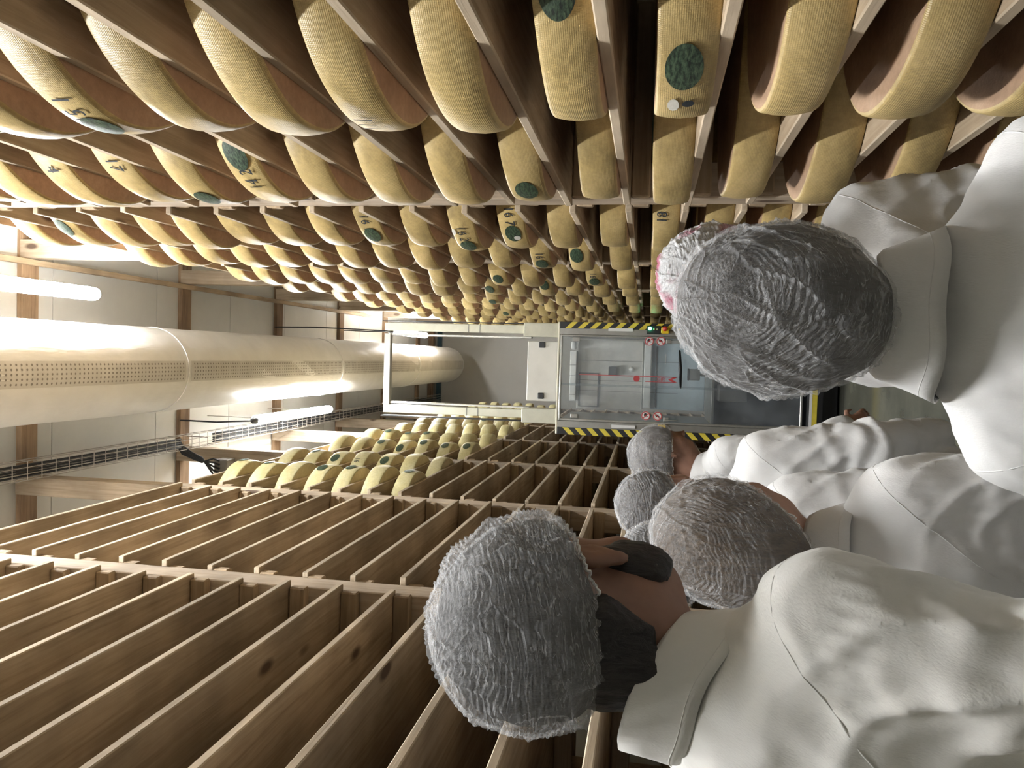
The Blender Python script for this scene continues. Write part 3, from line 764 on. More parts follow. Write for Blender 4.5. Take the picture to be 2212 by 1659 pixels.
# ------------------------------------------------------------------ the rack robot at the end of the aisle
RY = 6.6
def robot():
    root = empty('rack_robot', (-0.15, RY, 0), 0, 'tall cheese handling robot with glass cab and striped edges, blocking the aisle', 'robot')
    X = lambda x: x + 0.15
    Y = lambda y: y - RY
    def bx(name, x0, x1, y0, y1, z0, z1, mat, bev=0.004, parent=root):
        return MB().box(X(x0), X(x1), Y(y0), Y(y1), z0, z1, bev=bev).build(name, MAT[mat], parent)
    # cab frame
    bx('cab_side', -0.635, -0.52, 6.60, 7.75, 0.12, 2.245, 'steel')
    bx('cab_side', 0.20, 0.305, 6.60, 7.75, 0.12, 2.245, 'steel')
    bx('cab_top_edge', -0.635, 0.305, 6.60, 6.66, 2.245, 2.262, 'trim_cream')
    bx('cab_floor', -0.52, 0.20, 6.62, 7.70, 0.16, 0.22, 'dark_cab')
    bx('lower_panel', -0.52, 0.20, 6.95, 6.98, 0.22, 0.96, 'dark_cab')
    bx('inner_shelf', -0.52, 0.20, 6.80, 7.55, 0.955, 0.98, 'steel')
    # warning stripes, each stripe a piece
    for (xa, xb, sl) in ((-0.636, -0.575, -1), (0.252, 0.306, 1)):
        bk = bx('stripe_board', xa, xb, 6.585, 6.60, 0.25, 2.245, 'black', 0.002)
        z = 2.20
        while z > 0.30:
            h = 0.048; dz = 0.055
            za, zb = (z - dz, z) if sl > 0 else (z, z - dz)
            za -= 0.0; q = [(X(xa + .001), Y(6.5840), zb - h), (X(xb - .001), Y(6.5840), za - h), (X(xb - .001), Y(6.5840), za), (X(xa + .001), Y(6.5840), zb)]
            mb = MB(); qq = [(p[0], p[1] + 0.002, p[2]) for p in q]
            mb.add(q + qq, [(0, 1, 2, 3), (7, 6, 5, 4), (0, 4, 5, 1), (1, 5, 6, 2), (2, 6, 7, 3), (3, 7, 4, 0)])
            mb.build('yellow_stripe', MAT['yellow'], bk)
            z -= 0.101
    # window frame and panes
    bx('window_frame', -0.52, -0.500, 6.597, 6.625, 0.30, 2.235, 'alu')
    bx('window_frame', 0.185, 0.20, 6.597, 6.625, 0.30, 2.235, 'alu')
    bx('window_frame', -0.52, 0.20, 6.597, 6.625, 2.222, 2.240, 'alu')
    bx('window_frame', -0.52, 0.20, 6.597, 6.625, 0.285, 0.305, 'alu')
    bx('glass_pane', -0.50, -0.205, 6.604, 6.609, 0.30, 2.23, 'glass', 0)
    bx('glass_pane', -0.225, 0.185, 6.612, 6.617, 0.30, 2.23, 'glass', 0)
    for x in (0.145, -0.495):
        bx('hinge', x, x + 0.035, 6.588, 6.604, 2.075, 2.135, 'steel', 0.003)
        bx('hinge', x, x + 0.035, 6.588, 6.604, 1.33, 1.37, 'steel', 0.003)
    # latch, handle
    lt = MB().tube([(X(-0.482), Y(6.60), 1.355), (X(-0.482), Y(6.575), 1.355), (X(-0.482), Y(6.575), 1.27), (X(-0.482), Y(6.60), 1.27)], 0.006, 6); lt.build('latch', MAT['alu'], root)
    hb = MB().tube([(X(0.09), Y(6.60), 1.262), (X(0.08), Y(6.575), 1.26), (X(-0.06), Y(6.545), 1.252), (X(-0.20), Y(6.575), 1.244), (X(-0.215), Y(6.60), 1.243)], [0.006, 0.009, 0.016, 0.009, 0.006], 10)
    hb.build('handle', MAT['black'], root, True)
    # control boxes
    g = bx('signal_box', 0.218, 0.285, 6.545, 6.585, 1.418, 1.530, 'black', 0.004)
    MB().lathe([(0.0, -0.012), (0.010, -0.010), (0.013, 0)], 16, 'Y', (X(0.262), Y(6.544), 1.505)).build('green_light', MAT['green_led'], g, True)
    for zz in (1.470, 1.445):
        MB().lathe([(0.0, -0.008), (0.008, -0.007), (0.009, 0)], 12, 'Y', (X(0.258), Y(6.544), zz)).build('push_button', MAT['amber_dim'], g, True)
    for (x0, x1) in ((0.224, 0.276), (-0.578, -0.518)):
        yb = bx('button_box', x0, x1, 6.535, 6.585, 1.352, 1.415, 'yellow_box', 0.005)
        MB().lathe([(0.0, -0.030), (0.012, -0.029), (0.020, -0.024), (0.020, -0.016), (0.009, -0.014), (0.009, 0)], 18, 'Y', (X((x0 + x1) / 2 + (0.012 if x0 > 0 else -0.012)), Y(6.535), 1.385)).build('stop_button', MAT['red'], yb, True)
    for (x0, x1, z0, z1) in ((0.236, 0.262, 1.642, 1.843), (-0.563, -0.537, 1.597, 1.794)):
        bx('paper_strip', x0, x1, 6.578, 6.584, z0, z1, 'paper', 0.001)
    # round prohibition signs on the glass
    for i, (x, z) in enumerate(((0.160, 1.507), (0.162, 1.413), (-0.453, 1.515), (-0.453, 1.420))):
        s = MB().lathe([(0.0, 0), (0.037, 0), (0.037, 0.002), (0.0, 0.002)], 28, 'Y', (X(x), Y(6.598), z), cap=False).build('warning_sign', MAT['paper'], root)
        ring = []
        MB().lathe([(0.029, -0.0015), (0.036, -0.0015), (0.036, 0), (0.029, 0), (0.029, -0.0015)], 28, 'Y', (X(x), Y(6.598), z), cap=False).build('red_ring', MAT['red_ink'], s)
        sg = 1 if i % 2 == 0 else -1
        a = MB(); d = 0.024
        p = [(X(x) - d - .003, Y(6.5968), z + sg * d), (X(x) - d + .003, Y(6.5968), z + sg * (d + .003)), (X(x) + d + .003, Y(6.5968), z - sg * d), (X(x) + d - .003, Y(6.5968), z - sg * (d + .003))]
        a.add(p, [(0, 1, 2, 3)]).build('slash', MAT['red_ink'], s)
        # black pictogram: hand with outstretched fingers / walking figure
        h = MB(); yy = Y(6.5974)
        if i % 2 == 0:
            poly = [(-0.004, 0.014), (0.010, 0.016), (0.020, 0.010), (0.021, -0.002), (0.012, -0.008), (0.002, -0.008), (-0.006, -0.018), (-0.010, -0.016), (-0.004, -0.006), (-0.008, 0.004)]
        else:
            poly = [(0.004, 0.020), (0.010, 0.014), (0.016, 0.006), (0.010, 0.000), (0.014, -0.008), (0.006, -0.006), (-0.002, -0.018), (-0.006, -0.014), (-0.002, -0.002), (-0.008, 0.006), (-0.002, 0.012)]
        h.add([(X(x) + q[0], yy, z + q[1]) for q in poly], [tuple(range(len(poly)))]).build('pictogram', MAT['black'], s)
    # red arrow sticker running down the pane
    yv = Y(6.6022)
    st = MB()
    st.add([(X(-0.132), yv, 2.075), (X(-0.127), yv, 2.075), (X(-0.127), yv, 1.275), (X(-0.132), yv, 1.275)], [(0, 1, 2, 3)])
    st.add([(X(-0.174), yv, 1.53), (X(-0.169), yv, 1.53), (X(-0.169), yv, 1.29), (X(-0.174), yv, 1.29)], [(0, 1, 2, 3)])
    st.add([(X(-0.130), yv, 1.272), (X(-0.130), yv, 1.305), (X(-0.150), yv, 1.345), (X(-0.172), yv, 1.305), (X(-0.172), yv, 1.272), (X(-0.150), yv, 1.312)], [(0, 1, 2, 5), (5, 2, 3, 4)])
    sk = st.build('red_sticker', MAT['red_ink'], root)
    c0 = MB().lathe([(0.0, -0.0005), (0.026, -0.0005), (0.026, 0.0005)], 20, 'Y', (X(-0.150), yv, 1.60), cap=False).build('sticker_logo', MAT['red_ink'], sk)
    v, f = text2d('GIPI', 0.040)
    me = mesh_from([(X(-0.151) + q[1], yv - 0.0004, 1.40 - q[0]) for q in v], f, 'sticker_text'); ob('sticker_text', me, MAT['red_ink'], sk)
    # inside the cab: cabinet wall, white ledge, framed hatch, door, screen
    bk = bx('rear_cabinet', -0.475, 0.185, 7.58, 7.70, 1.560, 2.180, 'panel_beige')
    for z in (0.0,):
        pass
    for x in (-0.012, -0.20, -0.30):
        bx('panel_joint', x - 0.0015, x + 0.0015, 7.576, 7.58, 1.23, 2.17, 'grey_frame', 0, bk)
    fr = bx('hatch_frame', -0.452, -0.130, 7.568, 7.578, 2.150, 2.160, 'grey_frame', 0, bk)
    bx('hatch_frame', -0.455, -0.130, 7.568, 7.578, 1.968, 1.980, 'grey_frame', 0, bk)
    bx('hatch_frame', -0.140, -0.130, 7.568, 7.578, 1.970, 2.160, 'grey_frame', 0, bk)
    bx('hatch_frame', -0.455, -0.447, 7.568, 7.578, 1.970, 2.160, 'grey_frame', 0, bk)
    sw = bx('switch_box', -0.150, -0.066, 7.52, 7.578, 1.805, 1.880, 'grey_frame', 0.006, bk)
    MB().lathe([(0.0, -0.03), (0.012, -0.03), (0.020, -0.02), (0.026, 0)], 20, 'Y', (X(-0.085), Y(7.578), 1.665)).build('round_knob', MAT['panel_white'], bk, True)
    wl = bx('white_ledge', -0.40, 0.075, 7.50, 7.70, 2.182, 2.242, 'panel_white')
    for x in (-0.34, -0.25, -0.16, -0.06):
        bx('ledge_joint', x - 0.002, x + 0.002, 7.496, 7.50, 2.184, 2.242, 'grey_frame', 0, wl)
    bx('white_valve', 0.085, 0.165, 7.48, 7.58, 2.190, 2.236, 'panel_white', 0.012)
    bx('white_rail', -0.445, 0.150, 7.54, 7.60, 1.484, 1.548, 'panel_white')
    bx('sill', -0.46, 0.17, 7.56, 7.66, 1.548, 1.566, 'steel')
    dr = bx('inner_door', -0.46, 0.17, 7.62, 7.68, 0.98, 1.480, 'panel_blue')
    bx('door_bar', -0.44, 0.14, 7.60, 7.62, 1.428, 1.440, 'grey_frame', 0.002, dr)
    bx('door_slot', -0.03, 0.07, 7.614, 7.62, 1.345, 1.353, 'panel_white', 0, dr)
    sc = bx('camera_box', -0.155, -0.06, 6.84, 6.95, 1.075, 1.165, 'steel', 0.006)
    bx('camera_top', -0.158, -0.057, 6.835, 6.955, 1.165, 1.176, 'black', 0.003, sc)
    MB().lathe([(0.016, 0), (0.016, 0.05), (0.010, 0.06)], 14, 'Z', (X(-0.105), Y(6.88), 1.015)).build('lens_tube', MAT['steel'], sc, True)
    MB().tube([(X(-0.06), Y(6.9), 1.10), (X(-0.03), Y(6.9), 1.07), (X(-0.02), Y(6.9), 1.02), (X(-0.05), Y(6.9), 0.985)], 0.004, 6).build('camera_lead', MAT['cable'], sc, True)
    bx('bag_box', -0.32, -0.18, 6.72, 6.90, 0.70, 0.93, 'grey_box', 0.01)
    # bumper
    bp = bx('bumper', -0.62, 0.29, 6.46, 6.58, 0.16, 0.262, 'black', 0.004)
    bx('bumper_stripe', -0.62, 0.29, 6.455, 6.46, 0.205, 0.243, 'yellow', 0, bp)
    bx('bumper_rail', -0.62, 0.29, 6.452, 6.46, 0.243, 0.262, 'paper', 0, bp)
    bx('base', -0.60, 0.27, 6.62, 7.70, 0.02, 0.16, 'black')
    # mast above the cab
    for (x0, x1, xi) in ((0.178, 0.285, 0.160), (-0.545, -0.440, -0.440)):
        bx('mast_housing', x0 - (0.01 if x0 < 0 else 0), x1 + 0.01, 6.62, 6.80, 2.262, 2.556, 'cream_paint', 0.006)
        bx('mast_rail', x0 + 0.025, x1 - 0.01, 6.70, 6.79, 2.556, 3.81, 'cream_paint', 0.004)
        bx('guide_rail', xi, xi + 0.018, 6.71, 6.78, 2.50, 3.81, 'alu', 0.003)
        for z in (2.95, 3.05):
            bx('rail_joint', x0 + 0.023, x1 - 0.008, 6.698, 6.702, z, z + 0.004, 'grey_frame', 0)
    bx('mast_crossbar', -0.45, 0.18, 6.69, 6.75, 3.752, 3.810, 'alu', 0.004)
    bx('mast_edge', -0.552, -0.545, 6.69, 6.80, 2.556, 3.83, 'black', 0)
    bx('mast_edge', 0.285, 0.292, 6.69, 6.80, 2.556, 3.83, 'black', 0)
    bx('lift_plate', -0.37, 0.14, 6.70, 6.74, 2.270, 2.530, 'plate', 0.006)
    for x in (0.085, -0.35):
        bx('plate_bolt', x, x + 0.05, 6.685, 6.70, 2.38, 2.43, 'black', 0.004)
    MB().tube([(X(0.20), Y(6.75), 3.82), (X(0.21), Y(6.7), 4.2), (X(0.215), Y(6.7), 4.5), (X(0.21), Y(6.72), 4.86)], 0.006, 6).build('power_lead', MAT['cable'], root, True)
    return root
robot()

# ------------------------------------------------------------------ people: signed-distance figures meshed with surface nets
class Field:
    def __init__(s, lo, hi, h):
        s.lo = np.array(lo, np.float32); s.h = h
        s.n = np.ceil((np.array(hi) - s.lo) / h).astype(int) + 1
        s.a = [s.lo[i] + h * np.arange(s.n[i], dtype=np.float32) for i in range(3)]
        s.v = np.full(s.n, 0.2, np.float32)
    def put(s, lo, hi, fn, k=0.02, sub=False, m=None):
        m = m or (k + 0.05)
        i0 = [max(0, int((lo[i] - m - s.lo[i]) / s.h)) for i in range(3)]
        i1 = [min(s.n[i], int((hi[i] + m - s.lo[i]) / s.h) + 2) for i in range(3)]
        if any(i1[i] <= i0[i] for i in range(3)): return
        sl = tuple(slice(i0[i], i1[i]) for i in range(3))
        x = s.a[0][sl[0]][:, None, None]; y = s.a[1][sl[1]][None, :, None]; z = s.a[2][sl[2]][None, None, :]
        d = fn(x, y, z).astype(np.float32)
        o = s.v[sl]
        if sub:
            s.v[sl] = np.maximum(o, -d); return
        hh = np.clip(0.5 + 0.5 * (o - d) / k, 0, 1)
        s.v[sl] = o * (1 - hh) + d * hh - k * hh * (1 - hh)
    def ell(s, c, r, k=0.02, R=None, sub=False):
        c = np.array(c, float); r = np.array(r, float); mr = r.max() if R is not None else r
        def fn(x, y, z):
            X, Y_, Z = x - c[0], y - c[1], z - c[2]
            if R is not None:
                X, Y_, Z = (R[0][0] * X + R[1][0] * Y_ + R[2][0] * Z, R[0][1] * X + R[1][1] * Y_ + R[2][1] * Z, R[0][2] * X + R[1][2] * Y_ + R[2][2] * Z)
            q = np.sqrt((X / r[0]) ** 2 + (Y_ / r[1]) ** 2 + (Z / r[2]) ** 2)
            g = np.sqrt((X / r[0] ** 2) ** 2 + (Y_ / r[1] ** 2) ** 2 + (Z / r[2] ** 2) ** 2)
            return q * (q - 1) / np.maximum(g, 1e-6)
        s.put(c - mr, c + mr, fn, k, sub)
    def cap(s, a, b, ra, rb, k=0.02, sub=False):
        a = np.array(a, float); b = np.array(b, float); d = b - a; L = max(float(d @ d), 1e-9)
        def fn(x, y, z):
            t = np.clip(((x - a[0]) * d[0] + (y - a[1]) * d[1] + (z - a[2]) * d[2]) / L, 0, 1)
            return np.sqrt((x - a[0] - t * d[0]) ** 2 + (y - a[1] - t * d[1]) ** 2 + (z - a[2] - t * d[2]) ** 2) - (ra + (rb - ra) * t)
        m = max(ra, rb)
        s.put(np.minimum(a, b) - m, np.maximum(a, b) + m, fn, k, sub)
    def slab(s, z0, z1, w0, w1, d0, d1, c0=(0, 0), c1=(0, 0), k=0.02, p=2.5):
        """superelliptic tapered column (torso, skirt of a coat)"""
        def fn(x, y, z):
            t = np.clip((z - z0) / (z1 - z0), 0, 1)
            W = w0 + (w1 - w0) * t; D = d0 + (d1 - d0) * t
            q = (np.abs((x - c0[0] - (c1[0] - c0[0]) * t) / W) ** p + np.abs((y - c0[1] - (c1[1] - c0[1]) * t) / D) ** p) ** (1 / p)
            return np.maximum((q - 1) * np.minimum(W, D), np.maximum(z0 - z, z - z1))
        m = max(w0, w1, d0, d1)
        s.put((min(c0[0], c1[0]) - m, min(c0[1], c1[1]) - m, z0), (max(c0[0], c1[0]) + m, max(c0[1], c1[1]) + m, z1), fn, k)
    def mesh(s):
        v = s.v; n = s.n; ins = v < 0
        corner = [ins[i:n[0] - 1 + i, j:n[1] - 1 + j, k:n[2] - 1 + k] for i in (0, 1) for j in (0, 1) for k in (0, 1)]
        cnt = sum(c.astype(np.int8) for c in corner)
        cells = np.argwhere((cnt > 0) & (cnt < 8))
        idx = np.full((n[0] - 1, n[1] - 1, n[2] - 1), -1, np.int64)
        idx[cells[:, 0], cells[:, 1], cells[:, 2]] = np.arange(len(cells))
        acc = np.zeros((len(cells), 3)); num = np.zeros(len(cells))
        offs = [(i, j, k) for i in (0, 1) for j in (0, 1) for k in (0, 1)]
        vals = {o: v[cells[:, 0] + o[0], cells[:, 1] + o[1], cells[:, 2] + o[2]].astype(float) for o in offs}
        for a in offs:
            for ax in range(3):
                if a[ax] == 1: continue
                b = list(a); b[ax] = 1; b = tuple(b)
                va, vb = vals[a], vals[b]
                mk = (va < 0) != (vb < 0)
                t = np.where(mk, va / np.where(mk, va - vb, 1), 0)
                p = np.array(a, float)[None, :] + np.zeros((len(cells), 3)); p[:, ax] += t
                acc += p * mk[:, None]; num += mk
        P = s.lo[None, :] + s.h * (cells + acc / np.maximum(num, 1)[:, None])
        quads = []
        for ax in range(3):
            o1, o2 = [(1, 2), (2, 0), (0, 1)][ax]
            sl_a = [slice(None)] * 3; sl_b = [slice(None)] * 3
            sl_a[ax] = slice(0, n[ax] - 1); sl_b[ax] = slice(1, n[ax])
            e = ins[tuple(sl_a)] != ins[tuple(sl_b)]
            pts = np.argwhere(e)
            ok = (pts[:, o1] > 0) & (pts[:, o2] > 0) & (pts[:, o1] < n[o1] - 1) & (pts[:, o2] < n[o2] - 1)
            pts = pts[ok]
            flip = ~ins[pts[:, 0], pts[:, 1], pts[:, 2]]
            cs = []
            for (d1, d2) in ((-1, -1), (0, -1), (0, 0), (-1, 0)):
                q = pts.copy(); q[:, o1] += d1; q[:, o2] += d2
                cs.append(idx[q[:, 0], q[:, 1], q[:, 2]])
            q = np.stack(cs, 1); q[flip] = q[flip][:, ::-1]
            quads.append(q)
        return P, np.concatenate(quads)

def np_mesh(P, Q, name):
    me = bpy.data.meshes.new(name)
    me.vertices.add(len(P)); me.vertices.foreach_set('co', np.asarray(P, np.float32).ravel())
    nq = len(Q)
    me.loops.add(nq * 4); me.loops.foreach_set('vertex_index', np.asarray(Q, np.int32).ravel())
    me.polygons.add(nq); me.polygons.foreach_set('loop_start', np.arange(0, nq * 4, 4, dtype=np.int32))
    me.polygons.foreach_set('use_smooth', np.ones(nq, bool))
    me.update(calc_edges=True); me.validate()
    return me

def relax(P, Q, it=2, lam=0.5):
    """Laplacian smoothing of the surface-net vertices"""
    e = np.concatenate([Q[:, [0, 1]], Q[:, [1, 2]], Q[:, [2, 3]], Q[:, [3, 0]]])
    e = np.unique(np.sort(e, 1), axis=0)
    deg = np.bincount(e.ravel(), minlength=len(P)).astype(float)
    for _ in range(it):
        S = np.zeros_like(P)
        for c in range(3):
            S[:, c] = np.bincount(e[:, 0], P[e[:, 1], c], len(P)) + np.bincount(e[:, 1], P[e[:, 0], c], len(P))
        P = P + lam * (S / np.maximum(deg, 1)[:, None] - P)
    return P
def normals(P, Q):
    nrm = np.cross(P[Q[:, 2]] - P[Q[:, 0]], P[Q[:, 3]] - P[Q[:, 1]])
    Nn = np.zeros_like(P)
    for k in range(4):
        for c in range(3): Nn[:, c] += np.bincount(Q[:, k], nrm[:, c], len(P))
    return Nn / np.maximum(np.linalg.norm(Nn, axis=1), 1e-9)[:, None]
def snoise(p, seed):
    """smooth pseudo noise from warped sines, about -1..1"""
    rg = np.random.default_rng(seed); o = np.zeros(len(p)); q = p.copy()
    for i in range(4):
        k = rg.normal(size=(3, 3)); k /= np.linalg.norm(k, axis=1)[:, None]
        q = p + 0.35 * np.sin(q @ k.T * 1.7 + rg.uniform(0, 6, 3))
        d = rg.normal(size=3); d /= np.linalg.norm(d)
        o += np.sin(q @ d * (1.0 + 0.55 * i) * 2.2 + rg.uniform(0, 6)) / (1 + 0.35 * i)
    return o / 2.4

def lerp3(a, b, t): return tuple(a[i] + (b[i] - a[i]) * t for i in range(3))

def person(pos, H, az, label, net, hair='hair_dark', coat='coat', skin='skin', head_az=0.0, head_pitch=0.0, head_roll=0.0, lean=0.0,
           arms=None, h=0.009, hem=0.36, collar='shirt', beard=False, build=1.0, seed=1, mask=False, seams=True, hair_bits=(), drop=0.0, lat=0.0, ctilt=None, cup=0.0, hz=0.0, fold=1.0, hump=0.0):
    """standing figure facing local +Y; az turns it to the right of the aisle direction"""
    S = H / 1.70
    root = empty('person', (pos[0], pos[1], 0), -az, label, 'person', 'visitors in white coats and hairnets')
    hc = Vector((lat, 0.015 + lean, 1.578 + hz)) * S                      # head centre
    HR = Matrix.Rotation(-head_az, 3, 'Z') @ Matrix.Rotation(-head_pitch, 3, 'X') @ Matrix.Rotation(head_roll, 3, 'Y')
    piv = Vector((lat * .8, lean * 0.8, 1.47)) * S
    hc = piv + HR @ (hc - piv)
    HN = np.array(HR)
    hp = lambda x, y, z: tuple(np.array(hc) + HN @ (np.array((x, y, z)) * S))
    hs = lambda *r: tuple(np.array(r) * S)
    if arms is None:
        arms = {s: [(s * 0.165 * build, -0.005 + lean * .6, 1.320 - drop), (s * 0.222 * build, -0.03, 1.06), (s * 0.215 * build, 0.10, 0.84)] for s in (-1, 1)}
    arms = {s: [tuple(c * S for c in p) for p in a] for s, a in arms.items()}
    z_ = lambda q: q * S
    # ---------------- body: one continuous skin
    F = Field((-0.42 * S, -0.30 * S, -0.01), (0.42 * S, 0.50 * S, (1.80) * S), h)
    F.slab(0.86 * S, 1.31 * S, 0.135 * S * build, 0.145 * S * build, 0.085 * S, 0.085 * S, (0, 0), (0, lean * .5 * S), 0.03)
    for s in (-1, 1):
        F.cap((s * 0.03 * S, lean * .6 * S, 1.375 * S), (s * 0.135 * S * build, lean * .6 * S, (1.325 - drop) * S), 0.045 * S, 0.042 * S, 0.04)
    F.cap((0, (lean * .6 - 0.012) * S, 1.36 * S), tuple(np.array(hc) + HN @ np.array((0, -0.02, -0.06)) * S), 0.060 * S, 0.054 * S, 0.03)
    F.ell((0, 0, 0.93 * S), hs(0.145, 0.105, 0.12), 0.04)
    for s in (-1, 1):
        F.cap((s * 0.085 * S, 0, 0.90 * S), (s * 0.095 * S, 0.012 * S, 0.49 * S), 0.078 * S, 0.05 * S, 0.02)
        F.cap((s * 0.095 * S, 0.012 * S, 0.49 * S), (s * 0.10 * S, -0.02 * S, 0.09 * S), 0.05 * S, 0.034 * S, 0.02)
        F.cap((s * 0.10 * S, -0.035 * S, 0.035 * S), (s * 0.115 * S, 0.14 * S, 0.028 * S), 0.032 * S, 0.024 * S, 0.02)
        A = arms[s]
        F.cap(A[0], A[1], 0.044 * S, 0.038 * S, 0.03); F.cap(A[1], A[2], 0.037 * S, 0.024 * S, 0.015)
        # hand: palm, four fingers of different length, thumb from the side
        wv = Vector(A[2]); d = (wv - Vector(A[1])).normalized()
        side = Vector((-s, 0, 0)); side = (side - d * side.dot(d)).normalized(); out = d.cross(side) * 1.0
        p0 = wv + d * 0.02 * S; p1 = wv + d * 0.085 * S
        wid = out.normalized()
        for t in (-0.022, -0.007, 0.008, 0.022):
            F.cap(tuple(p0 + wid * t * 0.7 * S), tuple(p1 + wid * t * S), 0.013 * S, 0.012 * S, 0.012)
        for t, ln in ((-0.029, 0.050), (-0.010, 0.066), (0.010, 0.072), (0.029, 0.064)):
            b0 = p1 + wid * t * S; b1 = b0 + (d * 0.9 + side * 0.25) * ln * 0.5 * S + wid * t * 0.12 * S; b2 = b1 + (d * 0.7 + side * 0.7) * ln * 0.5 * S
            F.cap(tuple(b0), tuple(b1), 0.0085 * S, 0.008 * S, 0.004); F.cap(tuple(b1), tuple(b2), 0.008 * S, 0.0068 * S, 0.004)
        b0 = p0 + wid * 0.024 * S; b1 = b0 + (d * 0.6 + wid * 0.8) * 0.035 * S; b2 = b1 + (d * 0.9 + side * 0.3) * 0.03 * S
        F.cap(tuple(b0), tuple(b1), 0.012 * S, 0.010 * S, 0.008); F.cap(tuple(b1), tuple(b2), 0.010 * S, 0.008 * S, 0.004)
    # head
    F.ell(hp(0, -0.008, 0.035), hs(0.077, 0.096, 0.096), 0.02, HN)
    F.ell(hp(0, 0.028, -0.025), hs(0.064, 0.070, 0.092), 0.03, HN)
    F.ell(hp(0, 0.045, -0.088), hs(0.040, 0.044, 0.032), 0.03, HN)
    F.cap(hp(-0.032, 0.083, 0.014), hp(0.032, 0.083, 0.014), 0.011 * S, 0.011 * S, 0.02)
    F.cap(hp(0, 0.094, 0.0), hp(0, 0.114, -0.036), 0.008 * S, 0.014 * S, 0.012)
    for s in (-1, 1):
        F.ell(hp(s * 0.034, 0.066, -0.042), hs(0.026, 0.026, 0.024), 0.02, HN)
        F.ell(hp(s * 0.031, 0.104, -0.004), hs(0.013, 0.014, 0.010), 0.006, HN, True)
        F.ell(hp(s * 0.080, -0.010, -0.018), hs(0.010, 0.021, 0.033), 0.008, HN)
        F.ell(hp(s * 0.079, -0.006, -0.050), hs(0.008, 0.010, 0.012), 0.006, HN)
        F.ell(hp(s * 0.092, -0.006, -0.016), hs(0.007, 0.010, 0.018), 0.004, HN, True)
    F.cap(hp(-0.020, 0.090, -0.068), hp(0.020, 0.090, -0.068), 0.007 * S, 0.007 * S, 0.008)
    F.cap(hp(-0.016, 0.088, -0.079), hp(0.016, 0.088, -0.079), 0.007 * S, 0.007 * S, 0.006)
    P, Q = F.mesh(); P = relax(P, Q, 1, 0.4)
    body = ob('body', np_mesh(P, Q, 'body'), MAT[skin], root)
    for s in (-1, 1):
        e = MB().lathe([(0.0001, -0.012), (0.006, -0.0104), (0.0104, -0.006), (0.012, 0), (0.0104, 0.006), (0.006, 0.0104), (0.0035, 0.0115), (0.0001, 0.012)], 14, 'Y')
        me = e.mesh('eye', True); me.materials.append(MAT['eye']); me.materials.append(MAT['iris'])
        me.polygons.foreach_set('material_index', [1 if p.center.y > 0.0100 else 0 for p in me.polygons])
        o = ob('eye', me, None, root); o.matrix_local = Matrix.Translation(Vector(hp(s * 0.031, 0.080, -0.002))) @ HR.to_4x4() @ Matrix.Scale(S, 4)
    # ---------------- trousers and shoes
    F = Field((-0.30 * S, -0.25 * S, 0.02), (0.30 * S, 0.35 * S, 1.0 * S), 0.014)
    for s in (-1, 1):
        F.cap((s * 0.088 * S, 0, 0.88 * S), (s * 0.097 * S, 0.012 * S, 0.49 * S), 0.092 * S, 0.070 * S, 0.02)
        F.cap((s * 0.097 * S, 0.012 * S, 0.49 * S), (s * 0.102 * S, -0.02 * S, 0.11 * S), 0.070 * S, 0.060 * S, 0.02)
    P, Q = F.mesh(); P = relax(P, Q, 2)
    ob('trousers', np_mesh(P, Q, 'trousers'), MAT['trousers'], root)
    for s in (-1, 1):
        F = Field((s * 0.11 * S - 0.09, -0.12, 0), (s * 0.11 * S + 0.09, 0.24, 0.13), 0.010)
        F.cap((s * 0.10 * S, -0.035 * S, 0.045), (s * 0.116 * S, 0.14 * S, 0.040), 0.044 * S, 0.036 * S, 0.02)
        F.cap((s * 0.10 * S, -0.025 * S, 0.045), (s * 0.10 * S, -0.02 * S, 0.085), 0.040 * S, 0.040 * S, 0.02)
        F.put((-9, -9, -1), (9, 9, 0.0), lambda x, y, z: -(z - 0.004) + 0 * x + 0 * y - 0.0 if False else (z - 0.006 + 0 * x + 0 * y), 0.001, sub=True, m=0.3)
        P, Q = F.mesh(); P = relax(P, Q, 1)
        ob('shoe', np_mesh(P, Q, 'shoe'), MAT['shoe'], root)
    # ---------------- coat
    ch = h * 0.95
    F = Field((-0.48 * S, -0.36 * S, (hem - 0.05) * S), (0.48 * S, 0.55 * S, 1.52 * S), ch)
    B_ = build
    F.slab(1.00 * S, 1.27 * S, 0.172 * S * B_, 0.176 * S * B_, 0.122 * S, 0.118 * S, (0, 0), (0, lean * .5 * S), 0.05)
    F.slab(hem * S, 1.06 * S, 0.225 * S * B_, 0.178 * S * B_, 0.165 * S, 0.127 * S, (0, 0), (0, 0), 0.05)
    for s in (-1, 1):
        F.cap((s * 0.025 * S, (lean * .6 - 0.008) * S, 1.375 * S), (s * 0.14 * S * B_, lean * .6 * S, (1.315 - drop) * S), 0.066 * S, 0.066 * S, 0.035)
    F.ell((0, (-0.030 + lean * .4) * S, 1.24 * S), hs(0.160 * B_, 0.112, 0.15), 0.05)
    if hump: F.ell((0, (-0.050 + lean * .55) * S, 1.345 * S), hs(0.115, 0.075, 0.085), 0.05)
    for s in (-1, 1):
        A = arms[s]
        F.cap(A[0], A[1], 0.074 * S, 0.060 * S, 0.03)
        F.cap(A[1], lerp3(A[1], A[2], 0.93), 0.059 * S, 0.046 * S, 0.015)
    P, Q = F.mesh(); P = relax(P, Q, 3, 0.5)
    Nn = normals(P, Q)
    amt = np.zeros(len(P))
    q = P / S
    # vertical drape, diagonal drags from the armpits, sleeve crumples
    amt += 0.0045 * snoise(q * np.array([17, 17, 2.0]), seed) * np.clip((1.30 - q[:, 2]) / 0.25, 0.15, 1)
    amt += 0.0026 * snoise(q * np.array([8, 8, 6]), seed + 5) + 0.0022 * snoise(q * np.array([22, 22, 12]), seed + 6)
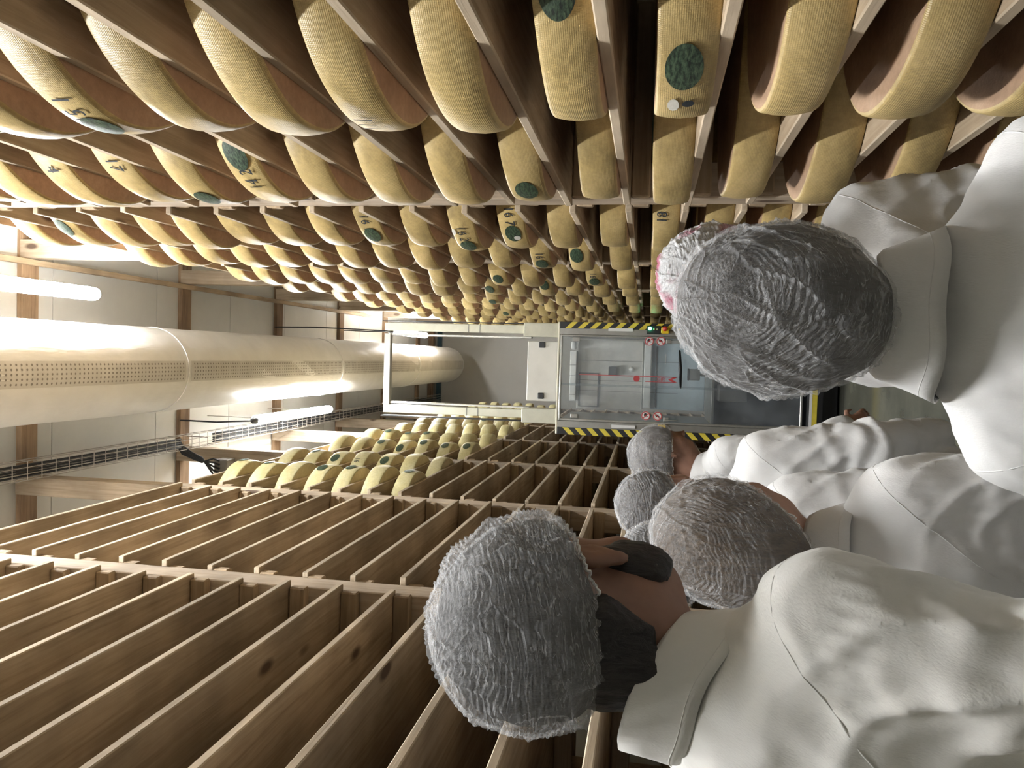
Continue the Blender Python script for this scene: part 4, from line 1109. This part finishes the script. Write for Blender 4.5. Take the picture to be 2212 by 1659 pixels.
    def crease(p, sd, sharp=3.0):
        n_ = snoise(p, sd); return np.exp(-(n_ * sharp) ** 2) - 0.35
    amt += 0.0026 * fold * crease(np.stack([q[:, 0] * 9 + q[:, 2] * 3, q[:, 1] * 9, q[:, 2] * 5 - q[:, 0] * 4], 1), seed + 50)
    amt += 0.0030 * fold * crease(np.stack([q[:, 0] * 17 - q[:, 2] * 7, q[:, 1] * 14, q[:, 2] * 9 + q[:, 0] * 5], 1), seed + 51)
    for s in (-1, 1):
        A = [np.array(a) / S for a in arms[s]]
        pit = A[0] + np.array((-s * 0.035, -0.03, -0.14))
        dr_ = np.array((-s * 0.62, 0, -0.78)); pp = np.array((0.78, 0, -s * 0.62)); dv = q - pit
        al = dv @ dr_; w_ = dv @ pp
        amt += 0.0085 * np.sin(w_ * 95 + 1.6 * snoise(q * 7, seed + 40) + al * 10) * np.exp(-(w_ / 0.075) ** 2) * np.exp(-((al - 0.10) / 0.12) ** 2) * (dv[:, 1] < 0.15)
        el = A[1]; de = q - el; re = np.linalg.norm(de, axis=1)
        ax = (A[2] - A[0]); ax /= np.linalg.norm(ax)
        amt += 0.007 * np.sin((de @ ax) * 85 + 2.5 * snoise(q * 12, seed + 9)) * np.exp(-(re / 0.13) ** 2)
        ax2 = (A[1] - A[0]); ax2 /= np.linalg.norm(ax2)
        da = q - A[0]; t = da @ ax2; rad = np.linalg.norm(da - t[:, None] * ax2, axis=1)
        # long folds that wind round the sleeve from the shoulder to the armpit
        e1 = np.cross(ax2, np.array((0, 1.0, 0))); e1 /= np.linalg.norm(e1); e2 = np.cross(ax2, e1)
        ph = np.arctan2(da @ e2, da @ e1)
        wv = np.sin(3.0 * ph + s * 26 * t + 1.1 * snoise(q * 9, seed + 3 + s))
        insl = np.exp(-((t - 0.12) / 0.10) ** 2) * np.clip((0.125 - rad) / 0.03, 0, 1)
        amt += 0.0085 * fold * (np.exp(-(wv / 0.42) ** 2) - 0.45) * insl
        # short gathers along the seam
        amt += 0.0016 * np.sin(ph * 26 + seed) * np.exp(-((t - 0.035) / 0.022) ** 2) * np.clip((0.125 - rad) / 0.03, 0, 1)
    P = P + Nn * (amt * S)[:, None]
    ct = ob('coat', np_mesh(P, Q, 'coat'), MAT[coat], root)
    bvh = BVHTree.FromPolygons([tuple(p) for p in P], [tuple(int(i) for i in f) for f in Q])
    def on_coat(o_, d_):
        hit = bvh.ray_cast(Vector(o_), Vector(d_).normalized(), 1.0)
        return hit[0]
    if seams:
        for s in (-1, 1):
            A = arms[s]; ax = (Vector(A[1]) - Vector(A[0])).normalized()
            ax = (ax + Vector((s * 1.3, 0, 0))).normalized()
            c = Vector(A[0]) + Vector((-s * 0.018, 0, -0.045)) * S
            u = ax.cross(Vector((0, 1, 0))).normalized(); vq = ax.cross(u)
            pts = []
            for k in range(30):
                t = -0.55 * PI + 1.32 * PI * k / 29 + (PI if u.z < 0 else 0)
                d = u * math.cos(t) + vq * math.sin(t)
                hit = on_coat(c + d * 0.30 * S, -d)
                if hit is not None and (hit - c).length < 0.16 * S: pts.append(hit - d * 0.0002)
            if len(pts) > 6: MB().tube(pts, 0.0011, 5).build('armhole_seam', MAT[coat], ct, True)
    # ---------------- collar
    nc = Vector((lat * .4, (lean * .6 - 0.008), 1.405 + cup)) * S
    if collar:
        tl = 0.22 + lean if ctilt is None else ctilt
        v = []; f = []
        if collar == 'shirt':
            prof = [(0.066, -0.030), (0.066, 0.020), (0.067, 0.040), (0.071, 0.046), (0.077, 0.040), (0.086, 0.014), (0.096, -0.012), (0.104, -0.030)]
            a0 = 2.72
        else:
            prof = [(0.066, -0.035), (0.067, 0.012), (0.068, 0.030), (0.072, 0.033), (0.076, 0.029), (0.080, 0.0), (0.085, -0.030), (0.088, -0.045)]
            a0 = 3.02
        n = 56
        for k in range(n + 1):
            th = -a0 + 2 * a0 * k / n                   # 0 = nape
            ex = (abs(th) / a0) ** 4
            for i, (r, z) in enumerate(prof):
                outer = i >= 4
                rr = r * (1 + (0.10 if outer else 0.0) * ex)
                zz = z - (0.035 * ex if collar == 'shirt' else 0.0) - (0.028 * ex if outer and collar == 'shirt' else 0)
                x = rr * math.sin(th) * 1.06; y = -rr * math.cos(th) * 0.98
                zz += -y * tl * 0.9
                zz += 0.0025 * math.sin(th * 5 + seed) * (1 if outer else 0.3)
                v.append(nc + Vector((x, y, zz)) * S)
        m_ = len(prof)
        for k in range(n):
            for i in range(m_ - 1):
                f.append((k * m_ + i, k * m_ + i + 1, (k + 1) * m_ + i + 1, (k + 1) * m_ + i))
        me = mesh_from(v, f, 'collar', True)
        co = ob('collar', me, MAT[coat], ct)
        md = co.modifiers.new('thick', 'SOLIDIFY'); md.thickness = 0.0022; md.offset = 0
        pts = [v[k * m_ + m_ - 2] + Vector((0, 0, 0)) for k in range(n + 1)]
        ctr = nc
        pts = [p + (p - ctr).normalized() * 0.0011 for p in pts]
        MB().tube(pts, 0.0006, 4).build('collar_stitch', MAT[coat], co, True)
    # ---------------- hair under the net, beard, visible strands
    nt = dict(c=(0, -0.022, 0.030), r=(0.104, 0.126, 0.118), ax=(0, -0.40, 0.92), cov=1.95, res=(150, 90), mat='net', hairk=0.93, puff=0.0)
    nt.update(net)
    c_ = np.array(nt['c']); r_ = np.array(nt['r'])
    axv = Vector(nt['ax']).normalized(); ux = Vector((1, 0, 0)); ux = (ux - axv * ux.dot(axv)).normalized(); uy = axv.cross(ux)
    def shell(nu, nv, scale, cov, crinkle, tuck):
        lon = np.linspace(0, 2 * PI, nu, endpoint=False); lat = np.linspace(0.0, 1.0, nv) ** 0.9
        LO, LA = np.meshgrid(lon, lat, indexing='ij')
        ph = LA * cov
        D = (np.cos(LO) * np.sin(ph))[..., None] * np.array(ux) + (np.sin(LO) * np.sin(ph))[..., None] * np.array(uy) + np.cos(ph)[..., None] * np.array(axv)
        rad = 1 / np.sqrt(((D / r_) ** 2).sum(-1))
        flat = D.reshape(-1, 3)
        k = np.ones(LO.shape)
        lump = snoise(flat * 2.6, seed + 20).reshape(LO.shape)
        k += nt['puff'] * lump
        # sagging bag: bulge low at the back
        if 'bun' in nt:
            bd = np.array(nt['bun'][:3]); bd /= np.linalg.norm(bd)
            k += nt['bun'][3] * np.exp(-((1 - (D * bd).sum(-1)) / nt['bun'][4]))
        rad = rad * k * scale
        ed = np.clip((LA - 0.86) / 0.14, 0, 1)
        rad = rad * (1 - tuck * ed ** 1.5)
        if crinkle > 0:
            n_pl = nt.get('pleats', 34)
            pl = np.sin(LO * n_pl + 2.2 * snoise(flat * 3.5, seed + 30).reshape(LO.shape))
            rad = rad + crinkle * 1.4 * pl * np.clip(LA * 1.2 - 0.35, 0, 1) ** 2
            fr = cov * 0.13 * 2 * PI / 0.0075
            cr1 = np.sin(LA * fr + 4.5 * snoise(flat * 4.0, seed + 31).reshape(LO.shape) + 1.3 * np.sin(LO * 9 + seed)) * np.clip(0.75 * snoise(flat * 5.0, seed + 32).reshape(LO.shape) + 0.55, 0.08, 1)
            fine = snoise(np.stack([LO * 30, LA * 90, 0 * LO], -1).reshape(-1, 3), seed + 37).reshape(LO.shape)
            rad = rad + crinkle * (1.25 * cr1 + 0.45 * fine)
            big = np.abs(snoise(flat * np.array([4.5, 2.2, 2.2]), seed + 33).reshape(LO.shape))
            rad = rad + crinkle * 4.2 * (np.exp(-(big / 0.11) ** 2) - 0.2)
            big2 = np.abs(snoise(flat * np.array([2.2, 5.5, 3.0]), seed + 36).reshape(LO.shape))
            rad = rad + crinkle * 3.0 * (np.exp(-(big2 / 0.07) ** 2) - 0.15)
            rad = rad + crinkle * 1.6 * np.sin(LO * 46) * ed
        Pt = c_ + D * rad[..., None]
        Wd = np.array(hc) + (Pt.reshape(-1, 3) * S) @ HN.T
        nu_, nv_ = LO.shape
        I = np.arange(nu_ * nv_).reshape(nu_, nv_); J = np.roll(I, -1, 0)
        Qd = np.stack([I[:, :-1], J[:, :-1], J[:, 1:], I[:, 1:]], -1).reshape(-1, 4)
        me = np_mesh(Wd, Qd, 'shell')
        uvl = me.uv_layers.new(name='UVMap')
        U = np.stack([LO / (2 * PI), LA], -1).reshape(-1, 2)
        li = np.zeros(len(me.loops), np.int32); me.loops.foreach_get('vertex_index', li)
        uv = U[li]
        # close the seam of the wrap
        uvq = uv.reshape(-1, 4, 2); wrapq = (uvq[:, :, 0].max(1) - uvq[:, :, 0].min(1)) > 0.5
        uvq[wrapq, :, 0] = np.where(uvq[wrapq, :, 0] < 0.5, uvq[wrapq, :, 0] + 1, uvq[wrapq, :, 0])
        uvl.data.foreach_set('uv', uvq.reshape(-1).astype(np.float32))
        return me
    nu, nv = nt['res']
    hm = shell(60, 40, nt['hairk'], nt['cov'] * 1.0, 0.0, 0.10)
    ob('hair', hm, MAT[hair], root)
    nm = shell(nu, nv, 1.0, nt['cov'], 0.0011 * nt.get('crinkle', 1.0), nt.get('tuck', 0.13))
    no = ob('hairnet', nm, MAT[nt['mat']], root)
    tag(no, 'crinkled see-through white hairnet')
    # elastic hem of the net
    em = np.zeros(len(nm.vertices) * 3, np.float32); nm.vertices.foreach_get('co', em); em = em.reshape(nu, nv, 3)[:, -1, :]
    pts = [Vector(p) for p in em[::2]] + [Vector(em[0])]
    MB().tube(pts, 0.0016, 5).build('elastic_hem', MAT['mask'], no, True)
    if beard:
        F = Field(tuple(np.array(hc) - 0.2), tuple(np.array(hc) + 0.2), 0.0055)
        F.ell(hp(0, 0.046, -0.080), hs(0.050, 0.055, 0.036), 0.02, HN)
        for s in (-1, 1):
            F.ell(hp(s * 0.052, 0.030, -0.062), hs(0.021, 0.038, 0.048), 0.02, HN)
            F.ell(hp(s * 0.066, 0.012, -0.030), hs(0.012, 0.016, 0.036), 0.015, HN)
        F.cap(hp(-0.026, 0.092, -0.060), hp(0.026, 0.092, -0.060), 0.011 * S, 0.011 * S, 0.012)
        P, Q = F.mesh(); P = relax(P, Q, 1)
        Nb = normals(P, Q); P = P + Nb * (0.0016 * snoise(P * np.array([160, 160, 60]), 4))[:, None]
        ob('beard', np_mesh(P, Q, 'beard'), MAT[hair], root)
    for hb in hair_bits:      # loose locks outside the net: (list of head points, radius)
        F = Field(tuple(np.array(hc) - 0.24), tuple(np.array(hc) + 0.2), 0.0065)
        for (a, b, ra, rb) in hb:
            F.cap(hp(*a), hp(*b), ra * S, rb * S, 0.02)
        P, Q = F.mesh(); P = relax(P, Q, 1)
        Nb = normals(P, Q); P = P + Nb * (0.002 * snoise(P * np.array([140, 140, 40]), 8))[:, None]
        ob('hair_lock', np_mesh(P, Q, 'hair_lock'), MAT[hair], root)
    if mask:
        v = []; f = []; n1, n2 = 17, 9
        for i in range(n1):
            u = -1 + 2 * i / (n1 - 1)
            for j in range(n2):
                t = j / (n2 - 1)
                y = 0.122 - 0.055 * u * u - 0.02 * abs(t - 0.4); z = -0.020 - 0.095 * t + 0.010 * u * u
                v.append(hp(0.074 * u * (1 - 0.12 * t), y - 0.012 * abs(u) * 2 + 0.002 * math.sin(t * 20), z))
        for i in range(n1 - 1):
            for j in range(n2 - 1): f.append((i * n2 + j, (i + 1) * n2 + j, (i + 1) * n2 + j + 1, i * n2 + j + 1))
        mk = ob('face_mask', mesh_from(v, f, 'face_mask', True), MAT['mask'], root)
        md = mk.modifiers.new('thick', 'SOLIDIFY'); md.thickness = 0.002
        for s in (-1, 1):
            MB().tube([hp(s * 0.072, 0.052, -0.03), hp(s * 0.082, 0.02, -0.012), hp(s * 0.088, -0.012, 0.012)], 0.0014, 4).build('ear_loop', MAT['mask'], mk)
    return root

D2R = PI / 180
# man in the left foreground, three-quarter from behind, facing right
person((-0.430, 0.905), 1.735, 38 * D2R, 'person in off-white coat and crinkled hairnet, left foreground beside the empty shelves, turned right',
       dict(c=(0.0, -0.030, 0.046), r=(0.120, 0.143, 0.126), ax=(0, -0.45, 0.90), cov=2.08, res=(480, 300), puff=0.03, hairk=0.92, pleats=40),
       hair='hair_black', coat='coat_cream', skin='skin_tan', head_az=-20 * D2R, head_pitch=4 * D2R, beard=True, h=0.0065, collar='band', seed=3, build=0.97, drop=0.035, lean=0.10, lat=0.072, hump=1.0, ctilt=0.62, hz=-0.030, cup=0.012,
       hair_bits=[[((-0.035, -0.078, -0.04), (-0.040, -0.080, -0.105), 0.036, 0.016), ((0.035, -0.076, -0.04), (0.03, -0.074, -0.085), 0.034, 0.014), ((0, -0.088, -0.04), (-0.004, -0.092, -0.12), 0.036, 0.016), ((-0.02, -0.092, -0.05), (-0.03, -0.104, -0.125), 0.02, 0.008)]])
# woman in the centre foreground, back of the head
person((0.070, 0.93), 1.450, 5 * D2R, 'person in white coat with broad collar and big hairnet, centre foreground, seen from behind',
       dict(c=(0.0, -0.030, 0.012), r=(0.114, 0.132, 0.142), ax=(0, -0.85, 0.5), cov=1.80, res=(480, 300), puff=0.03, hairk=0.965, bun=(0.1, -0.8, -0.5, 0.10, 0.18)),
       hair='hair_dark', head_az=-6 * D2R, head_roll=11 * D2R, head_pitch=4 * D2R, h=0.0065, seed=7, build=1.0, lat=-0.035, cup=0.028, drop=0.035)
person((0.150, 1.53), 1.465, -4 * D2R, 'person in white coat and pink-patched hairnet, half hidden beside the right rack',
       dict(c=(0, -0.02, 0.035), r=(0.112, 0.128, 0.120), res=(160, 100), mat='net_pink', puff=0.03), hair='hair_grey', seed=11, h=0.010, build=0.82, drop=0.01, lat=0.012)
# woman with brown hair, turned to the right
person((-0.318, 1.335), 1.465, 20 * D2R, 'person in white coat and long-hanging hairnet, standing between the two foreground people',
       dict(c=(0.0, -0.040, 0.000), r=(0.120, 0.138, 0.150), ax=(0, -0.80, 0.60), cov=1.86, res=(360, 240), mat='net_thin', puff=0.02, hairk=0.95, bun=(-0.2, -0.6, -0.8, 0.22, 0.22)),
       hair='hair_brown', head_az=0 * D2R, head_pitch=4 * D2R, h=0.0075, seed=15, build=0.93, lat=0.052, drop=0.03)
person((-0.375, 2.10), 1.555, 14 * D2R, 'person in smooth round hairnet, second nearest to the robot, rest hidden',
       dict(res=(220, 130), puff=0.01), hair='hair_dark', seed=19, h=0.011)
person((-0.436, 1.73), 1.535, 10 * D2R, 'person in hairnet almost hidden behind the two leftmost visitors',
       dict(res=(220, 130), puff=0.01), hair='hair_black', seed=23, h=0.011)
person((-0.405, 3.10), 1.555, 62 * D2R, 'person in long white coat and hairnet facing right, nearest to the robot',
       dict(c=(0, -0.018, 0.022), r=(0.108, 0.132, 0.128), cov=2.18, res=(220, 130), puff=0.04), hair='hair_grey', seed=27, h=0.0095, head_az=10 * D2R, head_pitch=22 * D2R, hem=0.50, skin='skin_tan',
       arms={1: [(0.165, 0.0, 1.320), (0.205, 0.02, 1.06), (0.16, 0.15, 0.86)], -1: [(-0.165, 0.0, 1.320), (-0.205, 0.02, 1.06), (-0.15, 0.15, 0.86)]})
